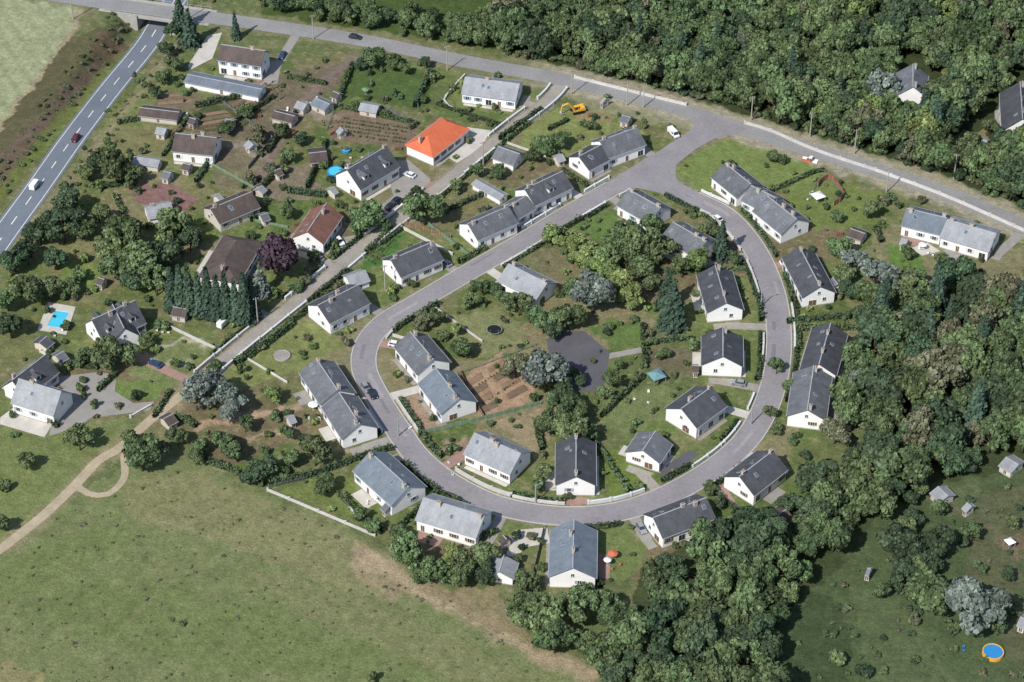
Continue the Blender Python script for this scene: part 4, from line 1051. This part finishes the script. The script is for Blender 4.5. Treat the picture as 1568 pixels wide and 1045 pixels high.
def gazebo(x,y,mat,s=1.6,nm='garden_gazebo'):
    p=G(x,y); e=empty(nm,(p[0],p[1],0),.5); m=MB()
    for a in(-s,s):
        for b_ in(-s,s): m.box(a-.05,a+.05,b_-.05,b_+.05,0,2.2,MSTEEL)
    m.obj('posts',e); m=MB(); m.add([(-s-.2,-s-.2,2.2),(s+.2,-s-.2,2.2),(s+.2,s+.2,2.2),(-s-.2,s+.2,2.2),(0,0,3.1)],[(0,1,4),(1,2,4),(2,3,4),(3,0,4)],mat); m.obj('canopy',e)
gazebo(1252,308,MFRAME,1.6); gazebo(1005,583,MPOOLB,1.9,'pergola'); gazebo(1545,838,MFRAME,1.0)
fence([(1252,288),(1268,274),(1292,302),(1276,316)],2.0,surf('red_timber',(0.28,0.11,0.07),.1),'timber_screen')
def slide(x,y):
    p=G(x,y); e=empty('inflatable_slide',(p[0],p[1],0),-.4); m=MB()
    m.prism([(-2.4,0),(-2.4,.5),(-.8,.6),(0,1.4),(.8,1.5),(1.0,0)],-.7,.7,MFRAME); m.box(-2.5,1.1,-1.0,-.703,0,.6,MRED); m.box(-2.5,1.1,.703,1.0,0,.6,MRED); m.box(1.003,2.6,-.9,.9,0,.4,MFRAME); m.obj('body',e)
slide(1240,246)
def toys(x,y,mat,n=4,sp=2.5):
    for k in range(n):
        p=G(x,y); e=empty('garden_chair',(p[0]+r.uniform(-sp,sp),p[1]+r.uniform(-sp,sp),.02),r.uniform(0,6))
        m=MB(); m.box(-.3,.3,-.3,.3,.38,.45,mat); m.box(-.3,.3,.28,.34,.453,1.0,mat)
        for a in(-.26,.26):
            for b_ in(-.26,.26): m.box(a-.03,a+.03,b_-.03,b_+.03,0,.38,mat)
        m.obj('seat_and_back',e)
for t in [(482,640,MFRAME,5),(575,765,MFRAME,5),(1470,995,MBLUE,2,1.2),(1415,385,MFRAME,5),(938,866,MORG,3),(700,720,MFRAME,3),(250,510,MFRAME,4),(90,515,MFRAME,4),(480,158,MFRAME,5),(505,195,MWOOD,3),(290,175,MFRAME,4),(545,250,MFRAME,4),(980,610,MFRAME,3),(1500,385,MFRAME,4),(440,175,MFRAME,4),(640,655,MFRAME,3),(1240,300,MFRAME,3)]: toys(*t)
def woodpile(x,y,a):
    p=G(x,y); e=empty('log_pile',(p[0],p[1],0),a); m=MB()
    for i in range(7):
        for j in range(4-(i%2)): 
            M=Matrix.Translation((i*.32-1,0,.16+j*.27))@Matrix.Rotation(math.pi/2,4,'X'); m.cyl(0,0,-.6,.6,.15,.14,MWOOD,7,M)
    m.obj('logs',e)
for t in [(395,180,.3),(450,205,1),(330,225,.2),(508,205,.8),(610,230,.1),(905,178,.4),(265,205,.9),(455,345,.4),(1285,360,.2)]: woodpile(*t)
def pole(x,y,h=9.5,lamp=False):
    p=G(x,y); e=empty('street_lamp' if lamp else 'utility_pole',(p[0],p[1],0),.3); m=MB(); m.cyl(0,0,0,h,.22,.14,MSTEEL if lamp else MCONC,8); m.obj('pole',e)
    m=MB()
    if lamp: rod(m,(0,0,h-.1),(1.4,0,h+.25),.06,MSTEEL); m.box(1.2,1.9,-.14,.14,h+.2,h+.34,MSTEEL)
    else:
        m.box(-.9,.9,-.08,.08,h-.5,h-.36,MWOOD)
        for a in(-.7,0,.7): m.cyl(a,0,h-.36,h-.12,.07,.05,MFRAME,8)
    m.obj('head',e)
for x,y in [(112,30),(290,28),(480,60),(685,108),(875,145),(960,162),(985,165),(1150,185),(1308,236),(1357,295),(740,255),(395,495),(590,445),(1460,275),(1240,210)]: pole(x,y)
for x,y in [(610,668),(820,770),(1130,300),(830,375),(1165,470),(1150,650)]: pole(x,y,6.5,True)

# ------------------------------------------------------------------ light and camera
az=math.radians(217); el=math.radians(46)
sv=Vector((math.sin(az)*math.cos(el),math.cos(az)*math.cos(el),math.sin(el)))
L=bpy.data.lights.new('sun','SUN'); L.energy=4.8; L.angle=math.radians(0.5); L.color=(1,.965,.91)
so=bpy.data.objects.new('sun',L); scene.collection.objects.link(so); so.rotation_euler=(-sv).to_track_quat('-Z','Y').to_euler()
w=bpy.data.worlds.new('World'); scene.world=w; w.use_nodes=True; nt=w.node_tree
sk=nt.nodes.new('ShaderNodeTexSky'); sk.sky_type='NISHITA'; sk.sun_disc=False; sk.sun_elevation=el; sk.sun_rotation=az
nt.links.new(sk.outputs[0],nt.nodes['Background'].inputs[0]); nt.nodes['Background'].inputs[1].default_value=0.135
cam=bpy.data.cameras.new('camera'); cam.lens=LENS; cam.sensor_width=36; cam.clip_start=1; cam.clip_end=9000
co=bpy.data.objects.new('camera',cam); scene.collection.objects.link(co); co.location=(0,YC,HC); co.rotation_euler=(math.radians(90)-PITCH,0,0)
scene.camera=co
scene.view_settings.view_transform='Standard'; scene.view_settings.look='None'; scene.view_settings.exposure=0
